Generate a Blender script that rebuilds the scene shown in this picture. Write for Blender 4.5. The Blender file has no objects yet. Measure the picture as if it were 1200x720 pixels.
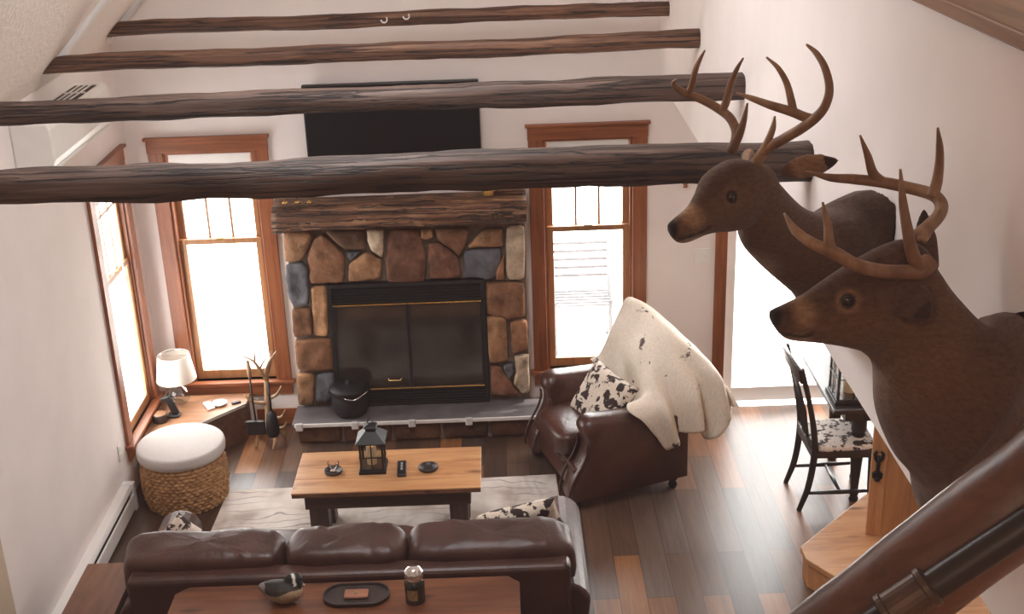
import bpy, bmesh, math, random
from mathutils import Vector, Matrix, noise
from mathutils.bvhtree import BVHTree
random.seed(7)
scene = bpy.context.scene
COL = scene.collection
PI = math.pi
V = Vector

# ------------------------------------------------------------------ camera
FPX = 1471.1
CAM = V((2.6909, -8.8309, 4.4355))
YAW, PITCH, ROLL = -0.0035, 0.3799, -0.0347
CROT = Matrix.Rotation(YAW, 3, 'Z') @ Matrix.Rotation(PI/2-PITCH, 3, 'X') @ Matrix.Rotation(ROLL, 3, 'Z')
cd = bpy.data.cameras.new('camera'); cam = bpy.data.objects.new('camera', cd); COL.objects.link(cam)
cd.sensor_width = 36; cd.lens = FPX*36/1200; cd.clip_start = .05
cam.matrix_world = Matrix.Translation(CAM) @ CROT.to_4x4()
scene.camera = cam

def ray(u, v):
    return CROT @ V(((u-600)/FPX, -(v-360)/FPX, -1))
def at(u, v, ax, val):
    d = ray(u, v); i = 'xyz'.index(ax)
    return CAM + d*((val-CAM[i])/d[i])

# ------------------------------------------------------------------ materials
def nt(name):
    m = bpy.data.materials.new(name); m.use_nodes = True
    t = m.node_tree; b = t.nodes['Principled BSDF']
    return m, t, b
def nd(t, kind, **kw):
    n = t.nodes.new(kind)
    for k, v in kw.items():
        if k in n.inputs: n.inputs[k].default_value = v
        else: setattr(n, k, v)
    return n
def ramp(t, fac, stops):
    r = t.nodes.new('ShaderNodeValToRGB'); e = r.color_ramp.elements
    while len(e) < len(stops): e.new(.5)
    for i, (p, c) in enumerate(stops):
        e[i].position = p; e[i].color = (*c, 1) if len(c) == 3 else c
    t.links.new(fac, r.inputs['Fac']); return r.outputs['Color']
def coords(t, scale=(1, 1, 1), rot=(0, 0, 0), kind='Object'):
    c = t.nodes.new('ShaderNodeTexCoord'); m = t.nodes.new('ShaderNodeMapping')
    m.inputs['Scale'].default_value = scale; m.inputs['Rotation'].default_value = rot
    t.links.new(c.outputs[kind], m.inputs['Vector']); return m.outputs['Vector']
def bump(t, b, h, strength=.3, dist=.01):
    n = nd(t, 'ShaderNodeBump', Strength=strength, Distance=dist)
    t.links.new(h, n.inputs['Height']); t.links.new(n.outputs['Normal'], b.inputs['Normal'])
def mixc(t, fac, a, bb, blend='MIX'):
    n = nd(t, 'ShaderNodeMix', data_type='RGBA', blend_type=blend)
    for s, v in ((n.inputs[0], fac), (n.inputs[6], a), (n.inputs[7], bb)):
        if hasattr(v, 'is_linked') or hasattr(v, 'links'): t.links.new(v, s)
        else: s.default_value = v if not isinstance(v, tuple) or len(v) == 4 else (*v, 1)
    return n.outputs[2]
def plain(name, c, rough=.5, metal=0, var=.08, scale=12, bmp=0, spec=.5, emit=None):
    m, t, b = nt(name)
    n = nd(t, 'ShaderNodeTexNoise', Scale=scale, Detail=4.0); t.links.new(coords(t), n.inputs['Vector'])
    lo = tuple(max(0, x*(1-var)) for x in c); hi = tuple(min(1, x*(1+var)) for x in c)
    t.links.new(ramp(t, n.outputs['Fac'], [(.3, lo), (.7, hi)]), b.inputs['Base Color'])
    b.inputs['Roughness'].default_value = rough; b.inputs['Metallic'].default_value = metal
    b.inputs['Specular IOR Level'].default_value = spec
    if bmp: bump(t, b, n.outputs['Fac'], bmp)
    if emit:
        b.inputs['Emission Color'].default_value = (*emit[:3], 1); b.inputs['Emission Strength'].default_value = emit[3]
    return m
def wood(name, dark, mid, light, axis='x', rough=.45, grain=1.0, bmp=.25, knots=False, stretch=14, cracks=0):
    m, t, b = nt(name)
    s = {'x': (.9, stretch, stretch), 'y': (stretch, .9, stretch), 'z': (stretch, stretch, .9)}[axis]
    v = coords(t, tuple(q*grain for q in s))
    n = nd(t, 'ShaderNodeTexNoise', Scale=1.6, Detail=8.0, Roughness=.65, Distortion=.6); t.links.new(v, n.inputs['Vector'])
    c = ramp(t, n.outputs['Fac'], [(.28, dark), (.5, mid), (.72, light)])
    n2 = nd(t, 'ShaderNodeTexNoise', Scale=1.3, Detail=2.0); t.links.new(coords(t), n2.inputs['Vector'])
    sh = ramp(t, n2.outputs['Fac'], [(.3, (.72, .72, .72)), (.7, (1.1, 1.1, 1.1))])
    c = mixc(t, .8, c, sh, 'MULTIPLY')
    if knots:
        ks = {'x': (2.2, 7, 7), 'y': (7, 2.2, 7), 'z': (7, 7, 2.2)}[axis]
        vo = nd(t, 'ShaderNodeTexVoronoi', Scale=1.0); t.links.new(coords(t, ks), vo.inputs['Vector'])
        k = ramp(t, vo.outputs['Distance'], [(.07, (1, 1, 1)), (.20, (0, 0, 0))])
        c = mixc(t, k, c, (dark[0]*.4, dark[1]*.35, dark[2]*.35, 1))
    h = n.outputs['Fac']
    if cracks:
        cs = {'x': (.45, 26, 26), 'y': (26, .45, 26), 'z': (26, 26, .45)}[axis]
        n3 = nd(t, 'ShaderNodeTexNoise', Scale=1.0, Detail=5.0, Roughness=.6, Distortion=.25); t.links.new(coords(t, cs), n3.inputs['Vector'])
        ck = ramp(t, n3.outputs['Fac'], [(.455, (0, 0, 0)), (.49, (1, 1, 1)), (.505, (1, 1, 1)), (.54, (0, 0, 0))])
        c = mixc(t, ck, c, (dark[0]*.35, dark[1]*.35, dark[2]*.35, 1))
        sb_ = nd(t, 'ShaderNodeMath', operation='MULTIPLY_ADD'); sb_.inputs[1].default_value = -cracks
        t.links.new(ck, sb_.inputs[0]); t.links.new(h, sb_.inputs[2]); h = sb_.outputs[0]
    t.links.new(c, b.inputs['Base Color']); b.inputs['Roughness'].default_value = rough
    bump(t, b, h, bmp, .006)
    return m
def attr_mat(name, rough=.8, scale=60, var=.35, bmp=.4, dist=.004, spec=.3, stretch=(1, 1, 1), sheen=0):
    m, t, b = nt(name)
    a = nd(t, 'ShaderNodeAttribute', attribute_name='Col')
    n = nd(t, 'ShaderNodeTexNoise', Scale=scale, Detail=6.0, Roughness=.7); t.links.new(coords(t, stretch), n.inputs['Vector'])
    g = ramp(t, n.outputs['Fac'], [(.25, (1-var,)*3), (.75, (1+var,)*3)])
    t.links.new(mixc(t, 1.0, a.outputs['Color'], g, 'MULTIPLY'), b.inputs['Base Color'])
    b.inputs['Roughness'].default_value = rough; b.inputs['Specular IOR Level'].default_value = spec
    if sheen: b.inputs['Sheen Weight'].default_value = sheen
    bump(t, b, n.outputs['Fac'], bmp, dist); return m
def cowhide(name, base, patch, scale, lo, hi, speck=False):
    m, t, b = nt(name)
    n = nd(t, 'ShaderNodeTexNoise', Scale=scale, Detail=3.0, Roughness=.55, Distortion=.4); t.links.new(coords(t), n.inputs['Vector'])
    c = ramp(t, n.outputs['Fac'], [(lo, base), (hi, patch)])
    f = nd(t, 'ShaderNodeTexNoise', Scale=90.0, Detail=3.0); t.links.new(coords(t, (1, 1, .3)), f.inputs['Vector'])
    c = mixc(t, .5, c, ramp(t, f.outputs['Fac'], [(.3, (.75, .75, .75)), (.7, (1.1, 1.1, 1.1))]), 'MULTIPLY')
    t.links.new(c, b.inputs['Base Color']); b.inputs['Roughness'].default_value = .75
    bump(t, b, f.outputs['Fac'], .2, .004); return m
def leather(name, c, rough=.32):
    m, t, b = nt(name)
    n = nd(t, 'ShaderNodeTexNoise', Scale=5.0, Detail=5.0); t.links.new(coords(t), n.inputs['Vector'])
    t.links.new(ramp(t, n.outputs['Fac'], [(.3, tuple(x*.65 for x in c)), (.7, tuple(x*1.35 for x in c))]), b.inputs['Base Color'])
    vo = nd(t, 'ShaderNodeTexVoronoi', Scale=130.0); t.links.new(coords(t), vo.inputs['Vector'])
    n2 = nd(t, 'ShaderNodeTexNoise', Scale=9.0, Detail=4.0, Distortion=1.0); t.links.new(coords(t, (1.5, 1, .5)), n2.inputs['Vector'])
    add = nd(t, 'ShaderNodeMath', operation='MULTIPLY_ADD'); add.inputs[1].default_value = .12
    t.links.new(vo.outputs['Distance'], add.inputs[0]); t.links.new(n2.outputs['Fac'], add.inputs[2])
    bump(t, b, add.outputs[0], .35, .012)
    b.inputs['Roughness'].default_value = rough; b.inputs['Specular IOR Level'].default_value = .55
    return m
def glass_mat(name, tint=(1, 1, 1), refl=.08, rough=.02, ex=5, k=.5):
    m, t, b = nt(name); t.nodes.remove(b)
    tr = nd(t, 'ShaderNodeBsdfTransparent', Color=(*tint, 1)); gl = nd(t, 'ShaderNodeBsdfGlossy', Roughness=rough)
    lw = nd(t, 'ShaderNodeLayerWeight', Blend=.5); pw_ = nd(t, 'ShaderNodeMath', operation='POWER'); pw_.inputs[1].default_value = ex
    ma = nd(t, 'ShaderNodeMath', operation='MULTIPLY_ADD'); ma.inputs[1].default_value = k; ma.inputs[2].default_value = refl*.5
    t.links.new(lw.outputs['Facing'], pw_.inputs[0]); t.links.new(pw_.outputs[0], ma.inputs[0])
    mx = t.nodes.new('ShaderNodeMixShader'); t.links.new(ma.outputs[0], mx.inputs[0]); t.links.new(tr.outputs[0], mx.inputs[1]); t.links.new(gl.outputs[0], mx.inputs[2])
    t.links.new(mx.outputs[0], t.nodes['Material Output'].inputs['Surface']); return m
def planks():
    m, t, b = nt('plank_floor')
    v = coords(t, (1, 1, 1), (0, 0, PI/2))
    br = nd(t, 'ShaderNodeTexBrick', Scale=1.0, offset=.37, offset_frequency=2)
    br.inputs['Color1'].default_value = (0, 0, 0, 1); br.inputs['Color2'].default_value = (1, 1, 1, 1)
    br.inputs['Mortar'].default_value = (.5, .5, .5, 1)
    br.inputs['Mortar Size'].default_value = .0022; br.inputs['Brick Width'].default_value = 1.25; br.inputs['Row Height'].default_value = .165
    t.links.new(v, br.inputs['Vector'])
    c = ramp(t, br.outputs['Color'], [(.0, (.050, .030, .022)), (.2, (.115, .062, .038)), (.4, (.065, .048, .041)), (.58, (.22, .090, .036)), (.75, (.085, .068, .06)), (.9, (.28, .12, .046))])
    n = nd(t, 'ShaderNodeTexNoise', Scale=2.2, Detail=8.0, Roughness=.7, Distortion=.5); t.links.new(coords(t, (14, .9, 1)), n.inputs['Vector'])
    c = mixc(t, .85, c, ramp(t, n.outputs['Fac'], [(.25, (.45, .45, .45)), (.75, (1.35, 1.35, 1.35))]), 'MULTIPLY')
    c = mixc(t, br.outputs['Fac'], c, (.02, .014, .01, 1))
    t.links.new(c, b.inputs['Base Color']); b.inputs['Roughness'].default_value = .34
    b.inputs['Specular IOR Level'].default_value = .45
    bump(t, b, n.outputs['Fac'], .12, .004); return m
def rug_mat():
    m, t, b = nt('woven_rug')
    n = nd(t, 'ShaderNodeTexNoise', Scale=3.0, Detail=6.0, Distortion=.3); t.links.new(coords(t), n.inputs['Vector'])
    c = ramp(t, n.outputs['Fac'], [(.3, (.40, .33, .29)), (.45, (.66, .58, .52)), (.7, (.86, .81, .76))])
    w = nd(t, 'ShaderNodeTexWave', wave_type='BANDS', bands_direction='Y', Scale=4.0, Distortion=9.0, Detail=2.0); w.inputs['Detail Scale'].default_value = 1.2
    t.links.new(coords(t, (.6, 1, 1)), w.inputs['Vector'])
    msk = nd(t, 'ShaderNodeTexNoise', Scale=2.1, Detail=1.0); t.links.new(coords(t), msk.inputs['Vector'])
    l = ramp(t, w.outputs['Fac'], [(.0, (1, 1, 1)), (.07, (0, 0, 0))])
    mk = ramp(t, msk.outputs['Fac'], [(.44, (0, 0, 0)), (.58, (.8, .8, .8))])
    c = mixc(t, mixc(t, 1.0, l, mk, 'MULTIPLY'), c, (.28, .25, .25, 1))
    t.links.new(c, b.inputs['Base Color']); b.inputs['Roughness'].default_value = .95
    f = nd(t, 'ShaderNodeTexWave', wave_type='BANDS', bands_direction='X', Scale=4.0, Distortion=9.0, Detail=4.0); t.links.new(coords(t), f.inputs['Vector'])
    bump(t, b, f.outputs['Fac'], .3, .010); return m
def weave_mat():
    m, t, b = nt('seagrass_weave')
    n = nd(t, 'ShaderNodeTexNoise', Scale=26.0, Detail=5.0, Roughness=.7); t.links.new(coords(t, (1, 1, 1.6)), n.inputs['Vector'])
    t.links.new(ramp(t, n.outputs['Fac'], [(.25, (.10, .042, .016)), (.5, (.40, .21, .085)), (.75, (.66, .42, .21))]), b.inputs['Base Color'])
    b.inputs['Roughness'].default_value = .8; bump(t, b, n.outputs['Fac'], .5, .01); return m

M = {}
M['wall'] = plain('wall_paint', (.85, .775, .74), .85, var=.03, scale=3, bmp=.04, spec=.2)
M['ceil'] = plain('textured_ceiling_paint', (.83, .755, .69), .9, var=.05, scale=40, bmp=.5, spec=.2)
M['white'] = plain('white_paint', (.80, .77, .74), .4, var=.02)
M['plastic'] = plain('white_plastic', (.82, .79, .74), .35, var=.02)
M['floor'] = planks()
M['trim'] = wood('stained_fir_trim', (.15, .045, .018), (.27, .085, .032), (.36, .125, .05), 'z', .4, bmp=.1)
M['trimh'] = wood('stained_fir_trim_across', (.15, .045, .018), (.27, .085, .032), (.36, .125, .05), 'x', .4, bmp=.1)
M['trimy'] = wood('stained_fir_trim_along', (.15, .045, .018), (.27, .085, .032), (.36, .125, .05), 'y', .4, bmp=.1)
M['capwood'] = wood('cap_board', (.12, .055, .028), (.24, .12, .06), (.34, .18, .095), 'y', .5, bmp=.2)
M['sash'] = wood('oak_sash', (.28, .13, .05), (.42, .2, .085), (.5, .26, .11), 'z', .4, bmp=.08)
M['log'] = wood('weathered_log', (.032, .017, .012), (.092, .052, .038), (.17, .11, .085), 'x', .6, bmp=1.0, stretch=22, cracks=.8)
M['logw'] = wood('warm_log', (.035, .014, .008), (.135, .06, .032), (.28, .14, .075), 'x', .6, bmp=.9, stretch=18, cracks=.5)
M['lograil'] = wood('varnished_log', (.04, .014, .008), (.105, .040, .020), (.165, .068, .035), 'x', .35, bmp=.25, stretch=9)
M['mantel'] = wood('hewn_mantel_log', (.025, .011, .007), (.19, .085, .042), (.46, .27, .15), 'x', .65, bmp=1.0, stretch=13, cracks=.7)
M['pine'] = wood('knotty_pine', (.44, .19, .08), (.66, .34, .155), (.76, .46, .23), 'x', .38, bmp=.1, knots=True, stretch=9)
M['pinez'] = wood('knotty_pine_upright', (.42, .17, .065), (.64, .31, .13), (.74, .42, .19), 'z', .4, bmp=.1, stretch=9)
M['console'] = wood('stained_pine_top', (.085, .028, .013), (.18, .063, .028), (.28, .11, .048), 'x', .34, bmp=.12, knots=True, stretch=8)
M['endwood'] = wood('stained_pine_end_table', (.11, .045, .024), (.19, .082, .045), (.26, .12, .065), 'y', .38, bmp=.12, knots=True, stretch=8)
M['darkwood'] = wood('dark_stained_wood', (.030, .016, .012), (.062, .032, .022), (.10, .052, .035), 'x', .5, bmp=.2)
M['darkwoodz'] = wood('dark_stained_upright', (.030, .016, .012), (.062, .032, .022), (.10, .052, .035), 'z', .5, bmp=.2)
M['benchtop'] = wood('worn_bench_boards', (.20, .09, .045), (.36, .18, .095), (.46, .25, .14), 'x', .42, bmp=.15)
M['benchfront'] = wood('brown_bench_panel', (.07, .034, .024), (.13, .062, .042), (.18, .09, .06), 'x', .5, bmp=.15)
M['blackpaint'] = plain('black_painted_wood', (.022, .018, .017), .35, var=.2)
M['black'] = plain('black_metal', (.018, .018, .019), .45, .3, var=.2)
M['iron'] = plain('cast_iron', (.012, .012, .013), .6, .3, var=.25, bmp=.15)
M['pipe'] = plain('black_iron_pipe', (.030, .024, .021), .38, .55, var=.3, scale=8)
M['fitting'] = plain('pipe_coupling', (.085, .055, .040), .42, .6, var=.3, scale=14)
M['screen'] = plain('tv_screen', (.008, .009, .011), .22, var=.05)
M['brass'] = plain('brass', (.72, .48, .18), .25, 1, var=.1)
M['pewter'] = plain('pewter', (.5, .42, .38), .35, .9, var=.2, scale=40)
M['leather'] = leather('brown_leather', (.066, .024, .016), .30)
M['sofaleather'] = leather('dark_brown_leather', (.060, .023, .017), .40)
M['piping'] = leather('leather_piping', (.05, .02, .015), .35)
M['hide'] = cowhide('pale_cowhide', (.84, .75, .64), (.12, .07, .055), 10, .66, .695)
M['hidepillow'] = cowhide('spotted_cowhide', (.78, .68, .58), (.03, .014, .012), 15, .50, .535)
M['hideseat'] = cowhide('spotted_cowhide_seat', (.84, .76, .70), (.04, .02, .016), 20, .53, .57)
M['rug'] = rug_mat()
M['weave'] = weave_mat()
M['linen'] = plain('cream_linen', (.54, .50, .475), .9, var=.05, scale=80, bmp=.2, spec=.2)
M['shade'] = plain('lamp_shade_fabric', (.86, .80, .72), .9, var=.03, scale=60, spec=.2)
M['candle'] = plain('ivory_wax', (.84, .74, .58), .5, var=.04, emit=(1, .6, .3, .12))
M['candley'] = plain('yellow_wax', (.80, .47, .14), .5, var=.04)
M['candletop'] = plain('glowing_candle_tip', (1, .5, .1), .5, emit=(1, .45, .08, 1.6))
M['slate'] = plain('slate_slab', (.135, .125, .13), .42, var=.25, scale=7, bmp=.15)
M['mortar'] = plain('mortar', (.22, .165, .125), .95, var=.2, scale=30, bmp=.4)
M['stone'] = attr_mat('field_stone', .78, 9, .55, .8, .02, .3)
M['fur'] = attr_mat('deer_hair', .85, 55, .45, .6, .004, .15, (1, 1, 2.2), .15)
M['feather'] = attr_mat('decoy_paint', .55, 70, .3, .2, .002)
M['antler'] = wood('antler', (.13, .06, .03), (.26, .14, .075), (.42, .27, .16), 'z', .5, grain=1.6, bmp=.2, stretch=5)
M['antlerpale'] = wood('weathered_antler', (.20, .10, .05), (.42, .26, .14), (.62, .44, .27), 'z', .55, grain=2, bmp=.2, stretch=4)
M['eye'] = plain('glass_eye', (.008, .005, .004), .08, spec=.8)
M['glass'] = glass_mat('window_glass')
M['clear'] = glass_mat('clear_glass', (.90, .91, .91), .10, .03, 1.8, .75)
M['fireglass'] = plain('smoked_fire_glass', (.030, .023, .020), .12, var=.3, scale=4, spec=.6)
M['jarfill'] = plain('dark_green_wax', (.022, .024, .016), .2, var=.3, spec=.6)
M['labelgold'] = plain('gilt_label', (.30, .22, .10), .5, .3, var=.4, scale=60)
M['chrome'] = plain('chrome', (.75, .74, .74), .15, 1, var=.05)
M['clay'] = plain('tan_leather', (.36, .15, .085), .5, var=.15, bmp=.1)
M['traywood'] = plain('black_tray_lacquer', (.035, .026, .024), .4, var=.2)
M['grey'] = plain('dark_gap', (.03, .027, .025), .9)
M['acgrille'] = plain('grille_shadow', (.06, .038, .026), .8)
M['pad'] = plain('clear_grey_clip', (.62, .60, .60), .3, var=.03)
M['concrete'] = plain('sunlit_concrete', (.8, .78, .75), .9, var=.05, scale=2)
M['patio'] = plain('pale_patio_metal', (.085, .085, .09), .7)
M['leaf'] = plain('sunlit_leaves', (.62, .64, .50), .8, var=.25, scale=20)

# ------------------------------------------------------------------ mesh builder
class MB:
    def __init__(s): s.v = []; s.f = []; s.c = None
    def add(s, vs, fs):
        o = len(s.v); s.v += [V(q) for q in vs]; s.f += [tuple(i+o for i in f) for f in fs]; return s
    def box(s, lo, hi, rot=None):
        x0, y0, z0 = lo; x1, y1, z1 = hi
        vs = [V(p) for p in ((x0,y0,z0),(x1,y0,z0),(x1,y1,z0),(x0,y1,z0),(x0,y0,z1),(x1,y0,z1),(x1,y1,z1),(x0,y1,z1))]
        if rot:
            c = (V(lo)+V(hi))/2; vs = [c + rot @ (p-c) for p in vs]
        return s.add(vs, [(3,2,1,0),(4,5,6,7),(0,1,5,4),(1,2,6,5),(2,3,7,6),(3,0,4,7)])
    def prism(s, poly, z0, z1):
        n = len(poly)
        a = sum(poly[i][0]*poly[(i+1)%n][1]-poly[(i+1)%n][0]*poly[i][1] for i in range(n))
        if a < 0: poly = poly[::-1]
        vs = [(p[0], p[1], z0) for p in poly]+[(p[0], p[1], z1) for p in poly]
        return s.add(vs, [tuple(range(n))[::-1], tuple(range(n, 2*n))]+[(i, (i+1)%n, n+(i+1)%n, n+i) for i in range(n)])
    def extr(s, poly, d):           # 3D polygon extruded along vector d
        n = len(poly); d = V(d); poly = [V(p) for p in poly]
        vs = poly+[p+d for p in poly]
        return s.add(vs, [tuple(range(n))[::-1], tuple(range(n, 2*n))]+[(i, (i+1)%n, n+(i+1)%n, n+i) for i in range(n)])
    def rings(s, rs, caps=True, closed=False):
        n = len(rs[0]); o = len(s.v)
        for r in rs: s.v += [V(p) for p in r]
        m = len(rs)
        for k in range(m if closed else m-1):
            a = o+k*n; b = o+((k+1) % m)*n
            for i in range(n): s.f.append((a+i, a+(i+1)%n, b+(i+1)%n, b+i))
        if caps and not closed:
            s.f.append(tuple(range(o, o+n))[::-1]); s.f.append(tuple(range(o+(m-1)*n, o+m*n)))
        return s
    def tube(s, pts, rad, n=10, closed=False, jitter=0, seed=0, squash=None, sq=0):
        pts = [V(p) for p in pts]; m = len(pts)
        if not hasattr(rad, '__len__'): rad = [rad]*m
        t0 = (pts[1]-pts[0]).normalized()
        u = t0.orthogonal().normalized() if abs(t0.z) > .9 else V((0, 0, 1)).cross(t0).normalized()
        rs = []
        for k in range(m):
            if closed: t = (pts[(k+1)%m]-pts[k-1]).normalized()
            else: t = (pts[min(k+1, m-1)]-pts[max(k-1, 0)]).normalized()
            u = (u-t*u.dot(t)).normalized(); w = t.cross(u)
            r = []
            for i in range(n):
                a = 2*PI*i/n; q = rad[k]
                if jitter:
                    d = u*math.cos(a)+w*math.sin(a)
                    q *= 1+jitter*noise.noise(pts[k]*4+d*.8+V((seed*7.3, 0, 0)))+.4*jitter*noise.noise(pts[k]*13+d*1.7+V((seed, 3, 0)))
                sx = 1 if not squash else squash
                if sq: q *= (abs(math.cos(a))**sq+abs(math.sin(a))**sq)**(-1/sq)
                r.append(pts[k]+u*math.cos(a)*q*sx+w*math.sin(a)*q)
            rs.append(r)
        return s.rings(rs, True, closed)
    def lathe(s, prof, c=(0, 0, 0), n=28, ax=None):
        c = V(c); rs = []
        R = ax if ax else Matrix.Identity(3)
        for r, z in prof: rs.append([c+R @ V((r*math.cos(2*PI*i/n), r*math.sin(2*PI*i/n), z)) for i in range(n)])
        return s.rings(rs)
    def ball(s, c, r, n=16, m=10):
        r = V((r, r, r)) if not hasattr(r, '__len__') else V(r); c = V(c)
        return s.rings([[c+V((r.x*math.sin(PI*(j+.02)/(m+.04))*math.cos(2*PI*i/n), r.y*math.sin(PI*(j+.02)/(m+.04))*math.sin(2*PI*i/n), -r.z*math.cos(PI*(j+.02)/(m+.04)))) for i in range(n)] for j in range(m+1)])
    def grid(s, fn, nu, nv):
        o = len(s.v)
        for j in range(nv+1):
            for i in range(nu+1): s.v.append(V(fn(i/nu, j/nv)))
        for j in range(nv):
            for i in range(nu):
                a = o+j*(nu+1)+i; s.f.append((a, a+1, a+nu+2, a+nu+1))
        return s
    def cushion(s, c, half, R=None, p=3.0, n=18, crease=None, seed=0, wr=.012):   # superellipsoid cushion
        c = V(c); rs = []
        sg = lambda x, e: math.copysign(abs(x)**e, x)
        e = 2/p
        for j in range(n+1):
            ph = -PI/2+PI*(j+.03)/(n+.06); r = []
            for i in range(2*n):
                th = 2*PI*i/(2*n)
                q = V((half[0]*sg(math.cos(ph), e)*sg(math.cos(th), e), half[1]*sg(math.cos(ph), e)*sg(math.sin(th), e), half[2]*sg(math.sin(ph), e)))
                if crease: q = crease(q)
                q += q.normalized()*wr*(noise.noise(q*7+V((seed*3.1, 0, 0)))+.55*noise.noise(V((q.x*24, q.y*9, q.z*9))+V((seed*1.1, 4, 0))))
                r.append(c+(R @ q if R else q))
            rs.append(r)
        return s.rings(rs)

def catmull(pts, n=6):
    pts = [V(p) for p in pts]; out = []
    P = [pts[0]*2-pts[1]]+pts+[pts[-1]*2-pts[-2]]
    for k in range(1, len(P)-2):
        a, b, c, d = P[k-1:k+3]
        for i in range(n):
            t = i/n
            out.append(.5*((2*b)+(c-a)*t+(2*a-5*b+4*c-d)*t*t+(3*b-a-3*c+d)*t**3))
    out.append(pts[-1]); return out
def lerp_list(vals, m):
    out = []
    for i in range(m):
        x = i/(m-1)*(len(vals)-1); k = min(int(x), len(vals)-2); out.append(vals[k]+(vals[k+1]-vals[k])*(x-k))
    return out

def mesh_from(name, mb, mat, off=V((0, 0, 0)), smooth=False, col=None):
    me = bpy.data.meshes.new(name)
    me.from_pydata([tuple(p-off) for p in mb.v], [], mb.f); me.validate()
    bm = bmesh.new(); bm.from_mesh(me); bmesh.ops.recalc_face_normals(bm, faces=bm.faces); bm.to_mesh(me); bm.free()
    me.materials.append(mat)
    if smooth: me.polygons.foreach_set('use_smooth', [True]*len(me.polygons))
    if smooth == 'auto':
        pass
    if col:
        a = me.color_attributes.new('Col', 'FLOAT_COLOR', 'POINT')
        for i, p in enumerate(me.vertices): a.data[i].color = (*col(p.co+off, i), 1)
    return me
ROOT = {}
def finish(o, bevel=0, seg=2, sub=0, smooth=False):
    if bevel:
        b = o.modifiers.new('bevel', 'BEVEL'); b.width = bevel; b.segments = seg; b.limit_method = 'ANGLE'; b.angle_limit = .6
    if sub:
        m = o.modifiers.new('sub', 'SUBSURF'); m.levels = sub; m.render_levels = sub
def tag(o, label, cat=None, group=None, kind=None):
    o['label'] = label
    if cat: o['category'] = cat
    if group: o['group'] = group
    if kind: o['kind'] = kind
    return o
def thing(name, label, cat, loc, group=None, kind=None, rotz=0):
    o = bpy.data.objects.new(name, None); COL.objects.link(o); o.empty_display_size = .1
    o.location = loc; o.rotation_euler = (0, 0, rotz); ROOT[o.name] = V(loc)
    return tag(o, label, cat, group, kind)
def part(name, mb, mat, root, parent=None, world=True, smooth=False, bevel=0, seg=2, sub=0, label=None, col=None, kind=None):
    """one mesh object under a thing; mb in world coordinates (or in the thing's own when world=False)"""
    off = ROOT[root.name] if world else V((0, 0, 0))
    o = bpy.data.objects.new(name, mesh_from(name, mb, mat, off, smooth, col)); COL.objects.link(o)
    o.parent = parent or root
    finish(o, bevel, seg, sub)
    if label: o['label'] = label
    if kind: o['kind'] = kind
    return o
def single(name, mb, mat, label, cat, loc=None, group=None, kind=None, smooth=False, bevel=0, seg=2, sub=0, col=None):
    loc = V(loc) if loc is not None else V((0, 0, 0))
    o = bpy.data.objects.new(name, mesh_from(name, mb, mat, loc, smooth, col)); COL.objects.link(o); o.location = loc
    ROOT[o.name] = loc
    finish(o, bevel, seg, sub)
    return tag(o, label, cat, group, kind)
def struct(name, mb, mat, label, **k): return single(name, mb, mat, label, None, kind='structure', **k)
def dup(root, loc, rotz=None, label=None):
    r = root.copy(); COL.objects.link(r); r.location = loc
    if rotz is not None: r.rotation_euler = (0, 0, rotz)
    if label: r['label'] = label
    for ch in list(root.children):
        c = ch.copy(); COL.objects.link(c); c.parent = r
        for g in ch.children:
            d = g.copy(); COL.objects.link(d); d.parent = c
    return r
def dupchild(o, loc=None, mirror=None):
    c = o.copy(); COL.objects.link(c); c.parent = o.parent
    if loc: c.location = loc
    return c
def remeshed(mb, voxel, smooth_it=4):
    me = bpy.data.meshes.new('tmp'); me.from_pydata([tuple(p) for p in mb.v], [], mb.f)
    bm = bmesh.new(); bm.from_mesh(me); bmesh.ops.recalc_face_normals(bm, faces=bm.faces); bm.to_mesh(me); bm.free()
    o = bpy.data.objects.new('tmp', me); COL.objects.link(o)
    r = o.modifiers.new('r', 'REMESH'); r.mode = 'VOXEL'; r.voxel_size = voxel
    dg = bpy.context.evaluated_depsgraph_get(); dg.update()
    e = bpy.data.meshes.new_from_object(o.evaluated_get(dg))
    bm = bmesh.new(); bm.from_mesh(e)
    for _ in range(smooth_it): bmesh.ops.smooth_vert(bm, verts=bm.verts, factor=.5, use_axis_x=True, use_axis_y=True, use_axis_z=True)
    out = MB(); bm.verts.index_update()
    out.v = [v.co.copy() for v in bm.verts]; out.f = [tuple(v.index for v in f.verts) for f in bm.faces]
    bm.free(); bpy.data.objects.remove(o); bpy.data.meshes.remove(me); bpy.data.meshes.remove(e)
    return out
def sstep(a, b, x):
    t = max(0, min(1, (x-a)/(b-a))); return t*t*(3-2*t)
def mixv(a, b, t): return tuple(p+(q-p)*t for p, q in zip(a, b))

# ------------------------------------------------------------------ the room
XW, YB, ZH = 3.82, -10.6, 2.60            # upper half wall, room end behind the camera, header height
def wall_boxes(mb, a0, a1, z0, z1, holes, fn):
    """rectangles of a wall around its openings; fn(a0,a1,z0,z1) adds a box"""
    xs = sorted({a0, a1}|{h[0] for h in holes}|{h[1] for h in holes}); zs = sorted({z0, z1}|{h[2] for h in holes}|{h[3] for h in holes})
    for i in range(len(xs)-1):
        for j in range(len(zs)-1):
            cx, cz = (xs[i]+xs[i+1])/2, (zs[j]+zs[j+1])/2
            if not any(h[0] < cx < h[1] and h[2] < cz < h[3] for h in holes): fn(xs[i], xs[i+1], zs[j], zs[j+1])
struct('floor', MB().box((-.1, YB, -.1), (7.1, .0, 0)), M['floor'], 'multi-tone brown plank floor of the great room')
W2, W3 = .147, 2.877
WIN = .86; CW = .105; ZS, ZT = .385, 2.2
DX0, DX1, DZ1 = 4.34, 6.1, 2.1
mb = MB()
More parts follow.
